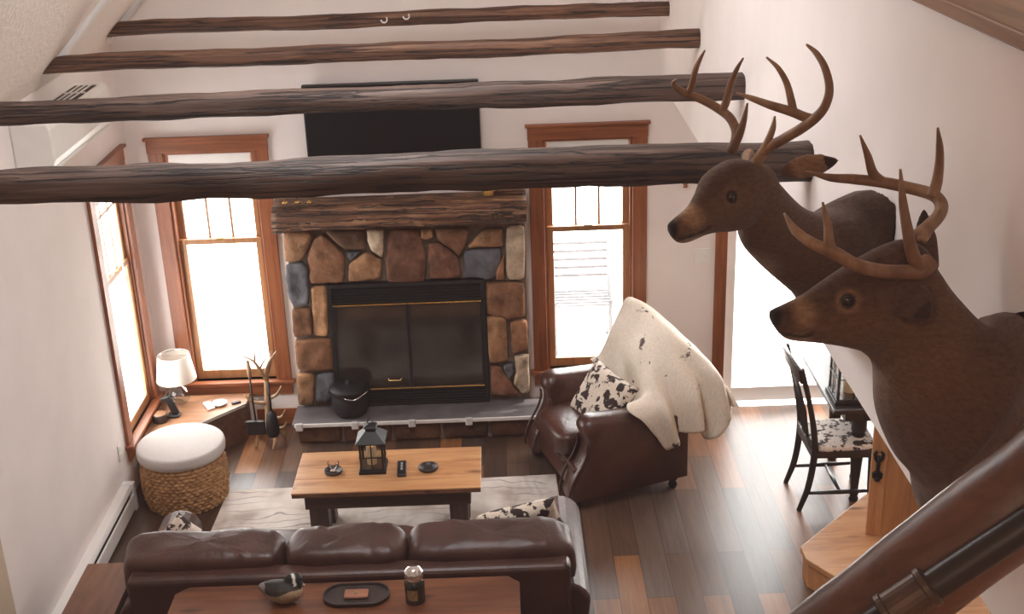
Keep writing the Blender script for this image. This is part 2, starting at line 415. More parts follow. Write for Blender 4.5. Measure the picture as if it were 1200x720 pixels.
wall_boxes(mb, -.055, 7.1, 0, 6.9, [(W2+CW, W2+WIN-CW, ZS, ZT), (W3+CW, W3+WIN-CW, ZS, ZT), (DX0, DX1, .0, DZ1)], lambda a, b, c, d: mb.box((a, 0, c), (b, .14, d)))
struct('wall_back', mb, M['wall'], 'warm white back wall with fireplace and two tall windows')
LY0, LY1 = -1.03, -.17
mb = MB()
wall_boxes(mb, YB, 0, 0, 3.02, [(LY0+CW, LY1-CW, ZS, ZT)], lambda a, b, c, d: mb.box((-.055, a, c), (0, b, d)))
struct('wall_left', mb, M['wall'], 'white left knee wall under the sloped ceiling')
struct('wall_right', MB().box((XW, YB, ZH), (XW+.12, 0, 3.92)), M['wall'], 'white upper half wall that carries the two deer mounts', bevel=.004)
struct('wall_dining', MB().box((7.0, YB, 0), (7.12, 0, 4.0)), M['wall'], 'far side wall of the dining area')
struct('wall_front', MB().box((-.1, YB-.1, 0), (7.1, YB, 6.9)), M['wall'], 'end wall of the loft behind the viewpoint')
struct('ceiling_dining', MB().box((XW+.12, YB, ZH), (7.0, 0, ZH+.15)), M['ceil'], 'ceiling over the dining area')
mb = MB().box((0, YB, ZH), (XW, -6.95, ZH+.15))
struct('floor_loft', mb, M['pine'], 'loft floor under the viewpoint')
SL = lambda x: 2.99+1.04*x
mb = MB().extr([(-.12, YB, SL(-.12)), (3.55, YB, SL(3.55)), (3.55, YB, SL(3.55)+.12), (-.12, YB, SL(-.12)+.12)], (0, -YB, 0))
struct('ceiling_left', mb, M['ceil'], 'sloped white ceiling rising from the left wall')
mb = MB().extr([(3.55, YB, SL(3.55)), (7.1, YB, 3.0), (7.1, YB, 3.12), (3.55, YB, SL(3.55)+.12)], (0, -YB, 0))
struct('ceiling_right', mb, M['ceil'], 'sloped white ceiling over the loft')
for k, yy in enumerate((-.42, -1.72)):
    mb = MB().extr([(.10, yy, SL(.10)-.035), (3.4, yy, SL(3.4)-.035), (3.4, yy, SL(3.4)+.02), (.10, yy, SL(.10)+.02)], (0, .12, 0))
    struct('trim_%d' % (k+2), mb, M['white'], ('white batten up the ceiling slope from the farthest log beam', 'white batten up the ceiling slope from the second farthest log beam')[k], bevel=.01)
struct('trim_1', MB().box((XW-.03, YB, 3.92), (XW+.15, 0, 3.96)), M['capwood'], 'brown wooden cap along the top of the half wall', bevel=.006)
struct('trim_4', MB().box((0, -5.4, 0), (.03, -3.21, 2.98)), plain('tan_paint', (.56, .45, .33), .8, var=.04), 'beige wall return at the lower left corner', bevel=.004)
struct('ground', MB().box((-12, .14, -.25), (18, 22, -.12)), M['concrete'], 'sun-bleached patio ground outside the windows')

# ------------------------------------------------------------------ windows
def window(name, label, a0, P, hm, sill_hm, dk=1.0):
    """P(a, d, z): a along the wall, d into the room, z up; one tall double-hung window"""
    root = thing(name, label, None, P(a0+WIN/2, 0, ZS), kind='structure')
    def bx(mb, a, b, d0, d1, z0, z1):
        d0 = d0*dk if d0 < 0 else d0; d1 = d1*dk if d1 < 0 else d1
        p, q = P(a, d0, z0), P(b, d1, z1)
        return mb.box([min(p[i], q[i]) for i in range(3)], [max(p[i], q[i]) for i in range(3)])
    a1 = a0+WIN
    for s0, s1 in ((a0, a0+CW), (a1-CW, a1)):
        part('side_casing', bx(MB(), s0, s1, 0, .024, ZS, ZT), M['trim'], root, bevel=.003)
    part('head_casing', bx(MB(), a0-.004, a1+.004, 0, .026, ZT, ZT+.095), hm, root, bevel=.003)
    part('head_cap', bx(MB(), a0-.02, a1+.02, 0, .045, ZT+.095, ZT+.115), hm, root, bevel=.003)
    part('sill', bx(MB(), a0-.025, a1+.025, -.06, .06, ZS-.025, ZS), sill_hm, root, bevel=.004)
    part('apron', bx(MB(), a0, a1, 0, .024, ZS-.125, ZS-.025), hm, root, bevel=.003)
    i0, i1 = a0+CW, a1-CW
    jb = MB()
    bx(jb, i0, i0+.018, -.14, 0, ZS, ZT); bx(jb, i1-.018, i1, -.14, 0, ZS, ZT); bx(jb, i0+.018, i1-.018, -.14, 0, ZT-.018, ZT); bx(jb, i0+.018, i1-.018, -.14, -.06, ZS-.02, ZS+.01)
    part('jamb', jb, M['trim'], root)
    j0, j1 = i0+.018, i1-.018; zm = 1.50
    for nm, z0, z1, d in (('lower_sash', ZS-.002, zm+.02, -.045), ('upper_sash', zm-.02, ZT-.018, -.085)):
        f = .048; sb = MB()
        bx(sb, j0, j0+f, d-.035, d, z0, z1); bx(sb, j1-f, j1, d-.035, d, z0, z1)
        bx(sb, j0+f, j1-f, d-.035, d, z1-.04, z1); bx(sb, j0+f, j1-f, d-.035, d, z0, z0+(.07 if 'lower' in nm else .04))
        so = part(nm, sb, M['sash'], root, bevel=.003)
        part('pane', bx(MB(), j0+f-.004, j1-f+.004, d-.022, d-.018, z0+.03, z1-.03), M['glass'], root, parent=so)
        if 'upper' in nm:
            gb = MB(); w = (j1-j0-2*f)/3
            for q in (1, 2): bx(gb, j0+f+w*q-.008, j0+f+w*q+.008, d-.03, d-.008, z0+.03, z1-.03)
            bx(gb, j0+f, j1-f, d-.03, d-.008, 1.94, 1.956)
            part('muntin_grid', gb, M['sash'], root, parent=so)
    part('roller_shade', bx(MB(), j0+.01, j1-.01, -.03, -.012, ZT-.14, ZT-.02), M['white'], root, bevel=.004, label='white rolled-up shade')
    lk = MB(); bx(lk, (i0+i1)/2-.03, (i0+i1)/2+.03, -.05, -.03, zm+.02, zm+.032)
    part('sash_lock', lk, M['brass'], root)
    return root, bx
window('window_2', 'tall wood-framed window between the left corner and the fireplace', W2, lambda a, d, z: V((a, -d, z)), M['trimh'], M['trimh'])
window('window_3', 'tall wood-framed window right of the fireplace', W3, lambda a, d, z: V((a, -d, z)), M['trimh'], M['trimh'])
r1, bx1 = window('window_1', 'narrow-looking wood-framed window in the left wall by the lamp', LY0, lambda a, d, z: V((d, a, z)), M['trimy'], M['trimy'], .38)
part('shade_wand', MB().tube([(.0, -.62, 1.95), (.01, -.54, 1.62), (.012, -.49, 1.28)], .007, 8), M['white'], r1, smooth=True)
# patio door
root = thing('door_1', 'sunlit glass patio door in the back wall beyond the armchair', None, (DX0, 0, 0), kind='structure')
part('side_casing', MB().box((DX0-.09, -.024, 0), (DX0, 0, DZ1+.02)), M['trim'], root, bevel=.003)
part('side_casing', MB().box((DX1, -.024, 0), (DX1+.09, 0, DZ1+.02)), M['trim'], root, bevel=.003)
part('head_casing', MB().box((DX0-.1, -.026, DZ1), (DX1+.1, 0, DZ1+.1)), M['trimh'], root, bevel=.003)
for a, b, d in ((DX0+.01, (DX0+DX1)/2+.03, .05), ((DX0+DX1)/2-.03, DX1-.01, .09)):
    fb = MB().box((a, d, .02), (a+.07, d+.035, DZ1)).box((b-.07, d, .02), (b, d+.035, DZ1)).box((a+.07, d, DZ1-.08), (b-.07, d+.035, DZ1)).box((a+.07, d, .02), (b-.07, d+.035, .14))
    pf = part('door_panel', fb, M['white'], root, bevel=.003)
    part('pane', MB().box((a+.065, d+.015, .13), (b-.065, d+.02, DZ1-.075)), M['glass'], root, parent=pf)

# ------------------------------------------------------------------ log beams
def log_mesh(p0, p1, r0, r1, seed, n=18, steps=60, jit=.16, wob=.012, sq=0):
    p0, p1 = V(p0), V(p1); pts = []; rr = []
    for i in range(steps+1):
        t = i/steps; p = p0.lerp(p1, t)
        p += V((0, noise.noise(V((t*3, seed, 0)))*wob, noise.noise(V((t*3.5, seed, 9)))*wob))
        pts.append(p); rr.append(r0+(r1-r0)*t + .06*max(0, noise.noise(V((t*14, seed*2, 4))))*r0)
    return MB().tube(pts, rr, n, jitter=jit, seed=seed, sq=sq)
BM = [(-.44, (127, 35), (780, 9), .050, .052, 'farthest and highest-looking rough log beam, nearest the back wall', 'logw'),
      (-1.73, (62, 76), (815, 46), .052, .056, 'second log beam from the back wall, crossing above the tv', 'logw'),
      (-3.05, (0, 133), (866, 100), .058, .066, 'third log beam from the back wall, crossing the top of the tv', 'log'),
      (-4.35, (0, 220), (942, 187), .066, .082, 'nearest and thickest log beam with cracked hewn top, by the deer', 'log')]
for k, (y, a, b, ra, rb, lab, mt) in enumerate(BM):
    A, B = at(*a, 'y', y), at(*b, 'y', y)
    d = (B-A)/(B.x-A.x)
    x0 = .02; A = A+d*(x0-A.x); B = B+d*(XW+.01-B.x)
    mb = log_mesh(A, B, ra*.90, rb*.90, k+3, sq=3.2)
    for p in mb.v:                       # butt the left end against the ceiling slope
        lim = (p.z-2.99)/1.04
        if p.x < lim-.01: p.x = lim-.01
    single('log_beam', mb, M[mt], lab, 'log beam', loc=A.lerp(B, .5), group='log beams across the room', smooth=True)
for k, (u, v) in enumerate(((450, 23), (476, 19))):
    p = at(u, v, 'y', -.50)
    mb = MB().tube([p+V((.02*math.cos(a), 0, .02*math.sin(a))) for a in [PI*q/8 for q in range(-8, 3)]], .005, 8)
    single('cup_hook', mb, M['white'], ('small white cup hook in the farthest log beam, the left of the pair', 'small white cup hook in the farthest log beam, the right of the pair')[k], 'hook', loc=p, group='hooks on the farthest beam', smooth=True)

# ------------------------------------------------------------------ fireplace
fp = thing('fireplace', 'stone fireplace with glass-door insert, log mantel and slate hearth', 'fireplace', (1.95, -.1, 0))
FY = -.10; HZ = .185
sx0, sx1 = 1.085, 2.835
ftl, ftr, fbl, fbr = at(383, 332, 'y', FY-.03), at(568.5, 330, 'y', FY-.03), at(394, 463, 'y', FY-.03), at(573, 460, 'y', FY-.03)
fx0, fx1 = (ftl.x+fbl.x)/2, (ftr.x+fbr.x)/2; fz0, fz1 = HZ+.005, (ftl.z+ftr.z)/2
bk = MB()
wall_boxes(bk, sx0, sx1, 0, 1.72, [(fx0+.02, fx1-.02, HZ, fz1-.02)], lambda a, b, c, d: bk.box((a, FY+.02, c), (b, -.0005, d)))
part('mortar_bed', bk, M['mortar'], fp)
ZA = lambda L: [(300+x/3, 180+y/3) for x, y in L]
ZB = lambda L: [(330+x/3.43, 320+y/3.43) for x, y in L]
BR, RD, TN, CR, SLT, DK = (.22, .105, .055), (.18, .080, .047), (.31, .165, .085), (.50, .39, .28), (.13, .13, .145), (.13, .068, .04)
STN = [(ZA([(95,275),(200,272),(192,320),(167,370),(105,378)]), TN), (ZA([(105,388),(165,377),(186,402),(190,528),(130,535),(112,480)]), SLT),
 (ZA([(205,292),(235,280),(270,312),(317,358),(312,450),(192,455),(182,362)]), BR), (ZA([(240,270),(380,266),(393,333),(312,335)]), DK),
 (ZA([(388,266),(452,263),(449,365),(402,333)]), CR), (ZA([(325,387),(385,341),(446,371),(440,437),(325,447)]), TN),
 (ZA([(463,263),(578,262),(600,350),(596,450),(460,450),(456,370)]), RD), (ZA([(583,265),(620,260),(625,288),(600,302),(580,292)]), TN),
 (ZA([(627,260),(755,256),(737,320),(715,356),(640,302)]), BR), (ZA([(608,312),(640,306),(714,360),(724,432),(610,440),(604,350)]), RD),
 (ZA([(760,302),(800,262),(868,258),(872,325),(742,325)]), TN), (ZA([(730,336),(862,328),(862,400),(835,438),(730,432)]), SLT),
 (ZA([(880,252),(945,250),(945,440),(878,440)]), CR), (ZA([(845,403),(874,342),(874,440),(842,440)]), BR), (ZA([(318,345),(372,340),(330,375)]), SLT),
 (ZB([(820,33),(977,33),(980,172),(910,182),(820,157)]), BR), (ZB([(822,165),(905,172),(912,350),(835,360)]), TN), (ZB([(915,190),(987,183),(990,300),(925,318)]), BR),
 (ZB([(932,328),(994,322),(996,470),(965,480),(932,440),(942,380)]), CR), (ZB([(889,370),(930,352),(936,390),(915,428)]), SLT), (ZB([(838,367),(883,372),(928,440),(955,486),(840,486)]), RD),
 (ZB([(40,140),(120,135),(130,245),(50,255)]), BR), (ZB([(118,50),(182,45),(192,250),(132,250)]), TN), (ZB([(50,262),(207,255),(214,385),(65,390)]), BR),
 (ZB([(62,396),(136,396),(132,522),(70,527)]), TN), (ZB([(142,405),(212,390),(217,500),(140,515)]), SLT)]
sm = MB(); scol = []
def add_stone(poly, c, k, outv=V((0, -1, 0)), depth=.05):
    n0 = len(sm.v); m = len(poly); ctr = sum(poly, V((0, 0, 0)))/m
    P = []
    for i in range(m):
        a, b = poly[i], poly[(i+1)%m]
        for q in range(4): P.append(a.lerp(b, q/4))
    n = len(P); rs = []
    P = [(P[i-1]+P[i]*6+P[(i+1)%n])/8+(a_ := V((noise.noise(P[i]*22), 0, noise.noise(P[i]*22+V((5, 5, 5))))))*.007 for i in range(n)]
    for sc, d in ((.985, -.02), (.995, .35), (.97, .72), (.92, .86), (.80, .96), (.62, 1.02), (.42, 1.02), (.2, 1.0)):
        rs.append([ctr+(p-ctr)*sc+outv*depth*(d+(.42*noise.noise((ctr+(p-ctr)*sc)*10+V((k, 0, 0)))+.22*noise.noise((ctr+(p-ctr)*sc)*27+V((k, 0, 0))) if d > .5 else 0)) for p in P])
    sm.rings(rs)
    f_ = random.uniform(.82, 1.22); cc = tuple(x*f_ for x in c)
    scol.extend([tuple(max(.01, x*(1+.35*noise.noise(p*8))) for x in cc) for p in sm.v[n0:]])
for k, (pl, c) in enumerate(STN):
    add_stone([at(u, v, 'y', FY) for u, v in pl], c, k)
part('stone_veneer', sm, M['stone'], fp, smooth=True, col=lambda p, i: scol[i], label='rounded brown, cream and slate field stones')
# hearth
hy = -.40
hb = MB().box((1.08, hy+.05, 0), (2.90, FY+.02, HZ-.035))
part('hearth_base', hb, M['mortar'], fp)
sm = MB(); scol = []
xx = 1.07; k = 40
for w, c in ((.34, BR), (.38, RD), (.37, BR), (.36, DK), (.38, RD)):
    add_stone([V((xx+.008, hy+.06, .004)), V((xx+w-.008, hy+.06, .004)), V((xx+w-.008, hy+.06, HZ-.04)), V((xx+.008, hy+.06, HZ-.04))], tuple(q*.6 for q in c), k, depth=.035); xx += w; k += 1
part('hearth_stones', sm, M['stone'], fp, smooth=True, col=lambda p, i: scol[i])
part('hearth_slab', MB().box((1.04, hy, HZ-.035), (2.93, FY+.02, HZ)), M['slate'], fp, bevel=.006)
# insert
yF = FY-.045
ins = part('fireplace_insert', MB().box((fx0, yF, fz0), (fx0+.03, -.001, fz1)).box((fx1-.03, yF, fz0), (fx1, -.001, fz1)).box((fx0+.03, yF, fz1-.028), (fx1-.03, -.001, fz1)).box((fx0+.03, yF, fz0), (fx1-.03, -.001, fz0+.02)).box((fx0+.03, -.03, fz0+.02), (fx1-.03, -.02, fz1-.028)), M['black'], fp, bevel=.003)
za, zb = fz0+.145, fz1-.165
for nm, z0, z1 in (('upper_louver', zb+.01, fz1-.03), ('lower_louver', fz0+.022, za-.012)):
    lb = MB(); q = 5
    for i in range(q):
        zc = z0+(z1-z0)*(i+.5)/q; lb.box((fx0+.03, yF+.004, zc-.010), (fx1-.03, yF+.03, zc+.006), Matrix.Rotation(.5, 3, 'X'))
    part(nm, lb, M['black'], fp, parent=ins)
xm = (fx0+fx1)/2
for a, b in ((fx0+.032, xm-.002), (xm+.002, fx1-.032)):
    dr = part('glass_door', MB().box((a, yF+.006, za), (b, yF+.012, zb)), M['fireglass'], fp, bevel=.002)
    fr = MB().box((a, yF, za), (a+.012, yF+.014, zb)).box((b-.012, yF, za), (b, yF+.014, zb)).box((a+.012, yF+.001, za), (b-.012, yF+.013, za+.014)).box((a+.012, yF+.001, zb-.014), (b-.012, yF+.013, zb))
    part('door_frame', fr, M['black'], fp, parent=dr)
    part('brass_strip', MB().box((a, yF-.006, zb-.004), (b, yF+.01, zb+.007)), M['brass'], fp, parent=dr, bevel=.002)
    part('brass_strip', MB().box((a, yF-.006, za-.007), (b, yF+.01, za+.006)), M['brass'], fp, parent=dr, bevel=.002)
hp = at(463, 444, 'y', yF-.02)
part('door_pull', MB().tube([hp+V(q) for q in ((-.05, 0, .012), (-.045, -.012, -.01), (.045, -.012, -.01), (.05, 0, .012))], .005, 8), M['brass'], fp, parent=ins, smooth=True)
# mantel: squared log with gnarled face
mz0, mz1 = 1.655, 1.845; mx0, mx1 = 1.035, 2.848; my0, my1 = -.30, -.002
mr = []
for i in range(41):
    t = i/40; x = mx0+(mx1-mx0)*t; r = []
    for a in range(24):
        th = 2*PI*a/24; cy, sz = math.cos(th), math.sin(th)
        y = (my0+my1)/2+(my1-my0)/2*math.copysign(abs(cy)**.45, cy); z = (mz0+mz1)/2+(mz1-mz0)/2*math.copysign(abs(sz)**.45, sz)
        q = V((x*3.5, y*7, z*9)); g = .018*noise.noise(q)+.010*noise.noise(q*3)
        if cy > .3: g *= .1
        r.append(V((x+.012*noise.noise(V((y*9, z*9, i and 3)))*(i in (0, 40)), min(y-g*1.4*(cy < .3), -.001), z+g*(1 if sz > 0 else -1))))
    mr.append(r)
part('log_mantel', MB().rings(mr), M['mantel'], fp, smooth=True, label='rough-hewn squared log mantel')

# hearth guard rail
hr = thing('hearth_guard_rail', 'white edge guard rail clipped along the front of the slate hearth', 'rail', (1.9, hy, HZ))
part('rail', MB().box((1.06, hy-.014, HZ-.028), (2.92, hy-.001, HZ+.004)), M['white'], hr, bevel=.006)
for u in (350, 415.5, 482.5, 549.5):
    x = at(u, 487, 'y', hy).x
    part('clip', MB().box((x-.027, hy-.036, HZ-.045), (x+.027, hy-.014, HZ+.018)), M['pad'], hr, bevel=.008)

# ------------------------------------------------------------------ tv
tv = thing('television', 'large flat black television on the back wall above the mantel', 'television', (1.92, -.06, 2.33))
tz0, tz1 = 1.985, 2.665
part('cabinet', MB().box((1.30, -.085, tz0), (2.54, -.04, tz1)), M['black'], tv, bevel=.006)
part('screen', MB().box((1.312, -.0875, tz0+.022), (2.528, -.084, tz1-.012)), M['screen'], tv)
part('wall_bracket', MB().box((1.72, -.04, 2.15), (2.12, -.001, 2.5)), M['black'], tv)

# ------------------------------------------------------------------ mantel ornaments
MZ = 1.85
for k, (u, h) in enumerate(((334, .085), (348.5, .06), (363, .078))):
    x = at(u, 237, 'y', -.2).x
    t = thing('candlestick', ('small brass ornament at the left end of the log mantel, nearest the end', 'short brass ornament on the mantel, the middle of three', 'curled brass ornament on the mantel, the third from the left end')[k], 'ornament', (x, -.2, MZ), 'brass ornaments on the mantel')
    part('base', MB().lathe([(.022, 0), (.022, .006), (.012, .012)], (x, -.2, MZ), 16), M['brass'], t, smooth=True)
    part('stem', MB().lathe([(.006, .01), (.005, h*.5), (.009, h*.6), (.006, h), (.012, h+.012), (.011, h+.02)], (x, -.2, MZ), 14), M['brass'], t, smooth=True)
    if k == 2: part('scroll', MB().tube([V((x+.018*math.cos(a)+.02, -.2, MZ+h*.72+.018*math.sin(a))) for a in [PI*q/6 for q in range(-3, 9)]], .005, 8), M['brass'], t, smooth=True)
x = at(572, 226, 'y', -.17).x
t = thing('pillar_candle', 'yellow pillar candle on the right part of the mantel', 'candle', (x, -.17, MZ))
part('wax', MB().lathe([(.04, 0), (.04, .105), (.036, .11), (.02, .104)], (x, -.17, MZ), 24), M['candley'], t, smooth=True)
part('wick', MB().tube([(x, -.17, MZ+.10), (x+.002, -.17, MZ+.125)], .0025, 6), M['black'], t)
x0, x1 = at(580, 222, 'y', -.12).x, 2.835
bx = MB()
g = lambda p: p
pts = [(x0, -.16, MZ), (x1, -.16, MZ), (x1, -.16, MZ+.085), (x1-.02, -.16, MZ+.10), (x0+.05, -.16, MZ+.095), (x0, -.16, MZ+.07)]
t = thing('wooden_sign_block', 'carved brown wooden block at the right end of the mantel', 'ornament', ((x0+x1)/2, -.12, MZ))
part('block', MB().extr(pts, (0, .09, 0)), M['mantel'], t, bevel=.008)
part('carved_band', MB().box((x0+.02, -.168, MZ+.02), (x1-.02, -.159, MZ+.035)).box((x0+.03, -.168, MZ+.055), (x1-.03, -.159, MZ+.066)), M['endwood'], t, bevel=.003)

# cauldron on the hearth
cx = at(413, 478, 'z', HZ); cc = V((cx.x, -.245, HZ))
t = thing('kettle_pot', 'black cast-iron lidded pot standing on the left of the hearth', 'pot', cc)
part('body', MB().lathe([(.05, .0), (.105, .004), (.128, .04), (.138, .10), (.135, .16), (.128, .19), (.142, .20), (.142, .21), (.12, .212)], cc, 36), M['iron'], t, smooth=True)
part('lid', MB().lathe([(.146, .212), (.146, .222), (.10, .24), (.03, .25), (.018, .252), (.022, .27), (.012, .28)], cc, 36), M['iron'], t, smooth=True)
part('bail_handle', MB().tube(catmull([cc+V(q) for q in ((-.02, -.146, .19), (.05, -.16, .185), (.10, -.13, .20), (.15, -.06, .215), (.148, 0, .195))], 6), .0055, 8), M['chrome'], t, smooth=True, label='bright wire bail handle')
for s in (-1, 1): part('lug', MB().ball(cc+V((s*.146, 0, .19)), .014, 10, 6), M['iron'], t, smooth=True)

# ------------------------------------------------------------------ wall plates, heater, air conditioner
def plate(name, label, cat, c, ax, n=1, sw=True):
    t = thing(name, label, cat, c)
    hw = .038+.023*(n-1)
    if ax == 'y':
        part('plate', MB().box((c[0]-hw, c[1], c[2]-.06), (c[0]+hw, c[1]+.008, c[2]+.06)), M['plastic'], t, bevel=.003)
        for i in range(n):
            xx = c[0]+(i-(n-1)/2)*.046
            part('toggle', MB().box((xx-.006, c[1]-.010, c[2]-.013), (xx+.006, c[1]+.001, c[2]+.011)), M['white'], t, bevel=.002)
    else:
        part('plate', MB().box((0.0003, c[1]-hw, c[2]-.06), (.008, c[1]+hw, c[2]+.06)), M['plastic'], t, bevel=.003)
        for s in (-1, 1): part('socket', MB().box((.0075, c[1]-.017, c[2]+s*.02-.013), (.0105, c[1]+.017, c[2]+s*.02+.013)), M['white'], t, bevel=.003)
p = at(823, 300, 'y', 0)
plate('light_switch', 'white double light switch plate on the back wall beside the patio door', 'light switch', (p.x, -.0085, p.z), 'y', 2)
p = at(141, 530, 'x', 0.005)
plate('wall_outlet', 'white outlet plate on the left wall below the window sill', 'outlet', (0, p.y, p.z), 'x')
ht = thing('baseboard_heater', 'long white baseboard heater along the left wall', 'heater', (.03, -3, 0))
hy1 = -1.26
prof = [(.0005, .0, .20), (.062, .0, .20), (.075, .0, .178), (.075, .0, .165), (.066, .0, .168), (.058, .0, .186), (.0005, .0, .19)]
part('cover', MB().extr([(a, -5.5, c) for a, b, c in prof], (0, 5.5+hy1, 0)), M['white'], ht, bevel=.002)
part('front_panel', MB().extr([(.068, -5.5, .02), (.078, -5.5, .024), (.078, -5.5, .125), (.07, -5.5, .135), (.066, -5.5, .13)], (0, 5.5+hy1, 0)), M['white'], ht, bevel=.002)
part('fin_tube', MB().box((.008, -5.5, .03), (.055, hy1-.02, .15)), M['grey'], ht)
part('end_cap', MB().box((.0005, hy1, .0), (.082, hy1+.05, .205)), M['white'], ht, bevel=.004)
ac = thing('air_conditioner', 'white wall-mounted air conditioner high on the left wall', 'air conditioner', (.0, -1.5, 2.75))
ay0, ay1 = -2.06, -.93
prof = [(.0005, 2.60), (.12, 2.60), (.20, 2.645), (.225, 2.70), (.225, 2.87), (.205, 2.905), (.0005, 2.905)]
part('housing', MB().extr([(a, ay0, c) for a, c in prof], (0, ay1-ay0, 0)), M['plastic'], ac, bevel=.012, seg=3)
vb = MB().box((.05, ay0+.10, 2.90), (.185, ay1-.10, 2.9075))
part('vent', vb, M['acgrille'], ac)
sb = MB()
for i in range(1, 4): sb.box((.05+.135*i/4-.006, ay0+.10, 2.905), (.05+.135*i/4+.006, ay1-.10, 2.9125))
for i in range(1, 4): sb.box((.05, ay0+.1+(ay1-ay0-.2)*i/4-.01, 2.905), (.185, ay0+.1+(ay1-ay0-.2)*i/4+.01, 2.9125))
part('vent_grille', sb, M['plastic'], ac)
part('air_flap', MB().extr([(.125, ay0+.04, 2.604), (.195, ay0+.04, 2.645), (.212, ay0+.04, 2.638), (.128, ay0+.04, 2.590)], (0, ay1-ay0-.08, 0)), M['white'], ac)

# ------------------------------------------------------------------ corner bench and what stands on it
BZ = .30
f1, f2 = at(228, 498, 'z', BZ), at(287, 473, 'z', BZ)
d = (f2-f1).normalized(); fl = f1-d*.42
fl = V((max(fl.x, .10), fl.y, BZ))
poly = [(.03, -.06), (f2.x+.01, -.06), (f2.x+.01, f2.y), (f1.x, f1.y), (fl.x, fl.y), (.03, fl.y-.02)]
bn = thing('corner_bench', 'low wooden corner cabinet under the lamp with a slanted brown front', 'cabinet', (.3, -.3, 0))
part('top', MB().prism(poly, BZ-.025, BZ), M['benchtop'], bn, bevel=.004)
ins2 = [(.05, -.075), (f2.x-.005, -.075), (f2.x-.005, f2.y+.004), (f1.x, f1.y+.012), (fl.x+.005, fl.y+.014), (.05, fl.y)]
part('carcass', MB().prism(ins2, .05, BZ-.025), M['benchfront'], bn)
part('plinth', MB().prism([(a+.01 if a < .3 else a, b) for a, b in ins2], 0, .05), M['benchfront'], bn)
nrm = V((d.y, -d.x, 0))
p0, p1 = fl+nrm*.001, f2+nrm*.001
part('front_edge', MB().extr([p0+V((0, 0, -.022)), p1+V((0, 0, -.022)), p1+V((0, 0, 0.001)), p0+V((0, 0, .001))], nrm*.006), M['linen'], bn, label='pale front edge strip')
part('front_panel', MB().extr([p0+V((.02, 0, -.24)), p1+V((-.02, 0, -.24)), p1+V((-.02, 0, -.03)), p0+V((.02, 0, -.03))], -nrm*.006), M['benchfront'], bn, bevel=.002)
# baseboard strip behind
struct('baseboard_back', MB().box((f2.x+.03, -.016, 0), (1.06, -.0005, .13)), M['trimh'], 'brown baseboard on the back wall left of the fireplace', bevel=.004)
# lamp
lc = at(211, 473, 'z', BZ); lc = V((lc.x, lc.y, BZ))
lp = thing('table_lamp', 'table lamp with clear glass base and white drum shade in the corner', 'lamp', lc)
part('base', MB().lathe([(.035, 0), (.06, .012), (.082, .05), (.085, .085), (.06, .125), (.03, .15), (.028, .165), (.034, .178), (.026, .19)], lc, 32), M['clear'], lp, smooth=True, label='clear glass gourd base')
part('neck', MB().lathe([(.018, .185), (.018, .215), (.010, .22), (.008, .25)], lc, 16), M['chrome'], lp, smooth=True)
part('bulb', MB().ball(lc+V((0, 0, .30)), (.032, .032, .045), 14, 10), M['white'], lp, smooth=True)
z0, z1, q0, q1 = .205, .405, .150, .118
part('lamp_shade', MB().rings([[lc+V((r*math.cos(2*PI*i/40), r*math.sin(2*PI*i/40), z)) for i in range(40)] for r, z in ((q0, z0), (q1, z1), (q1-.004, z1), (q0-.004, z0))], False, True), M['shade'], lp, smooth=True, bevel=.001)
part('shade_ring', MB().tube([lc+V((.112*math.cos(2*PI*i/30), .112*math.sin(2*PI*i/30), z1-.01)) for i in range(30)], .003, 6, closed=True).box(lc+V((-.112, -.002, z1-.012)), lc+V((.112, .002, z1-.008))), M['chrome'], lp)
# puck speaker
c = at(188, 494, 'z', BZ)
t = thing('round_box', 'low round dark canister with a tan top on the corner cabinet', 'canister', c)
part('body', MB().lathe([(.052, 0), (.055, .008), (.055, .055), (.052, .06)], c, 30), M['traywood'], t, smooth=True)
part('top', MB().lathe([(.050, .058), (.050, .064), (.046, .066)], c, 30), M['benchtop'], t, smooth=True, label='tan wooden lid')
# black gadget leaning
c = at(204, 488, 'z', BZ)
t = thing('handheld_scanner', 'upright black cordless handset in its stand beside the lamp', 'phone', c)
part('stand', MB().box(c+V((-.045, -.04, 0)), c+V((.045, .04, .022))), M['black'], t, bevel=.01, seg=3)
part('handset', MB().box(c+V((-.03, -.018, .015)), c+V((.025, .018, .155)), Matrix.Rotation(-.32, 3, 'Y')), M['black'], t, bevel=.012, seg=3)
part('earpiece', MB().box(c+V((-.075, -.022, .135)), c+V((-.01, .022, .165)), Matrix.Rotation(-.25, 3, 'Y')), M['black'], t, bevel=.008, seg=3)
# white remote, saucer, black fob
c = at(245, 477, 'z', BZ)
t = thing('white_remote', 'white remote control lying on the corner cabinet', 'remote control', c, rotz=.5)
part('body', MB().box((-.029, -.07, 0), (.029, .07, .018)), M['plastic'], t, world=False, bevel=.008, seg=3)
part('display', MB().box((-.02, .025, .0172), (.02, .058, .0188)), M['pad'], t, world=False)
for i in range(3): part('button', MB().box((-.018+.013*i, -.02, .0172), (-.009+.013*i, -.011, .0198)), M['pad'], t, world=False, bevel=.001)
c = at(257.5, 474.5, 'z', BZ)
single('saucer', MB().lathe([(.03, 0), (.05, .008), (.058, .02), (.054, .021), (.04, .012), (.01, .010)], c, 32), M['white'], 'small white round saucer beside the white remote', 'dish', loc=c, smooth=True)
c = at(277, 473, 'z', BZ)
single('black_fob', MB().box(c+V((-.035, -.014, 0)), c+V((.035, .014, .014)), Matrix.Rotation(.5, 3, 'Z')), M['black'], 'small black gadget at the right tip of the corner cabinet', 'gadget', loc=c, bevel=.005)

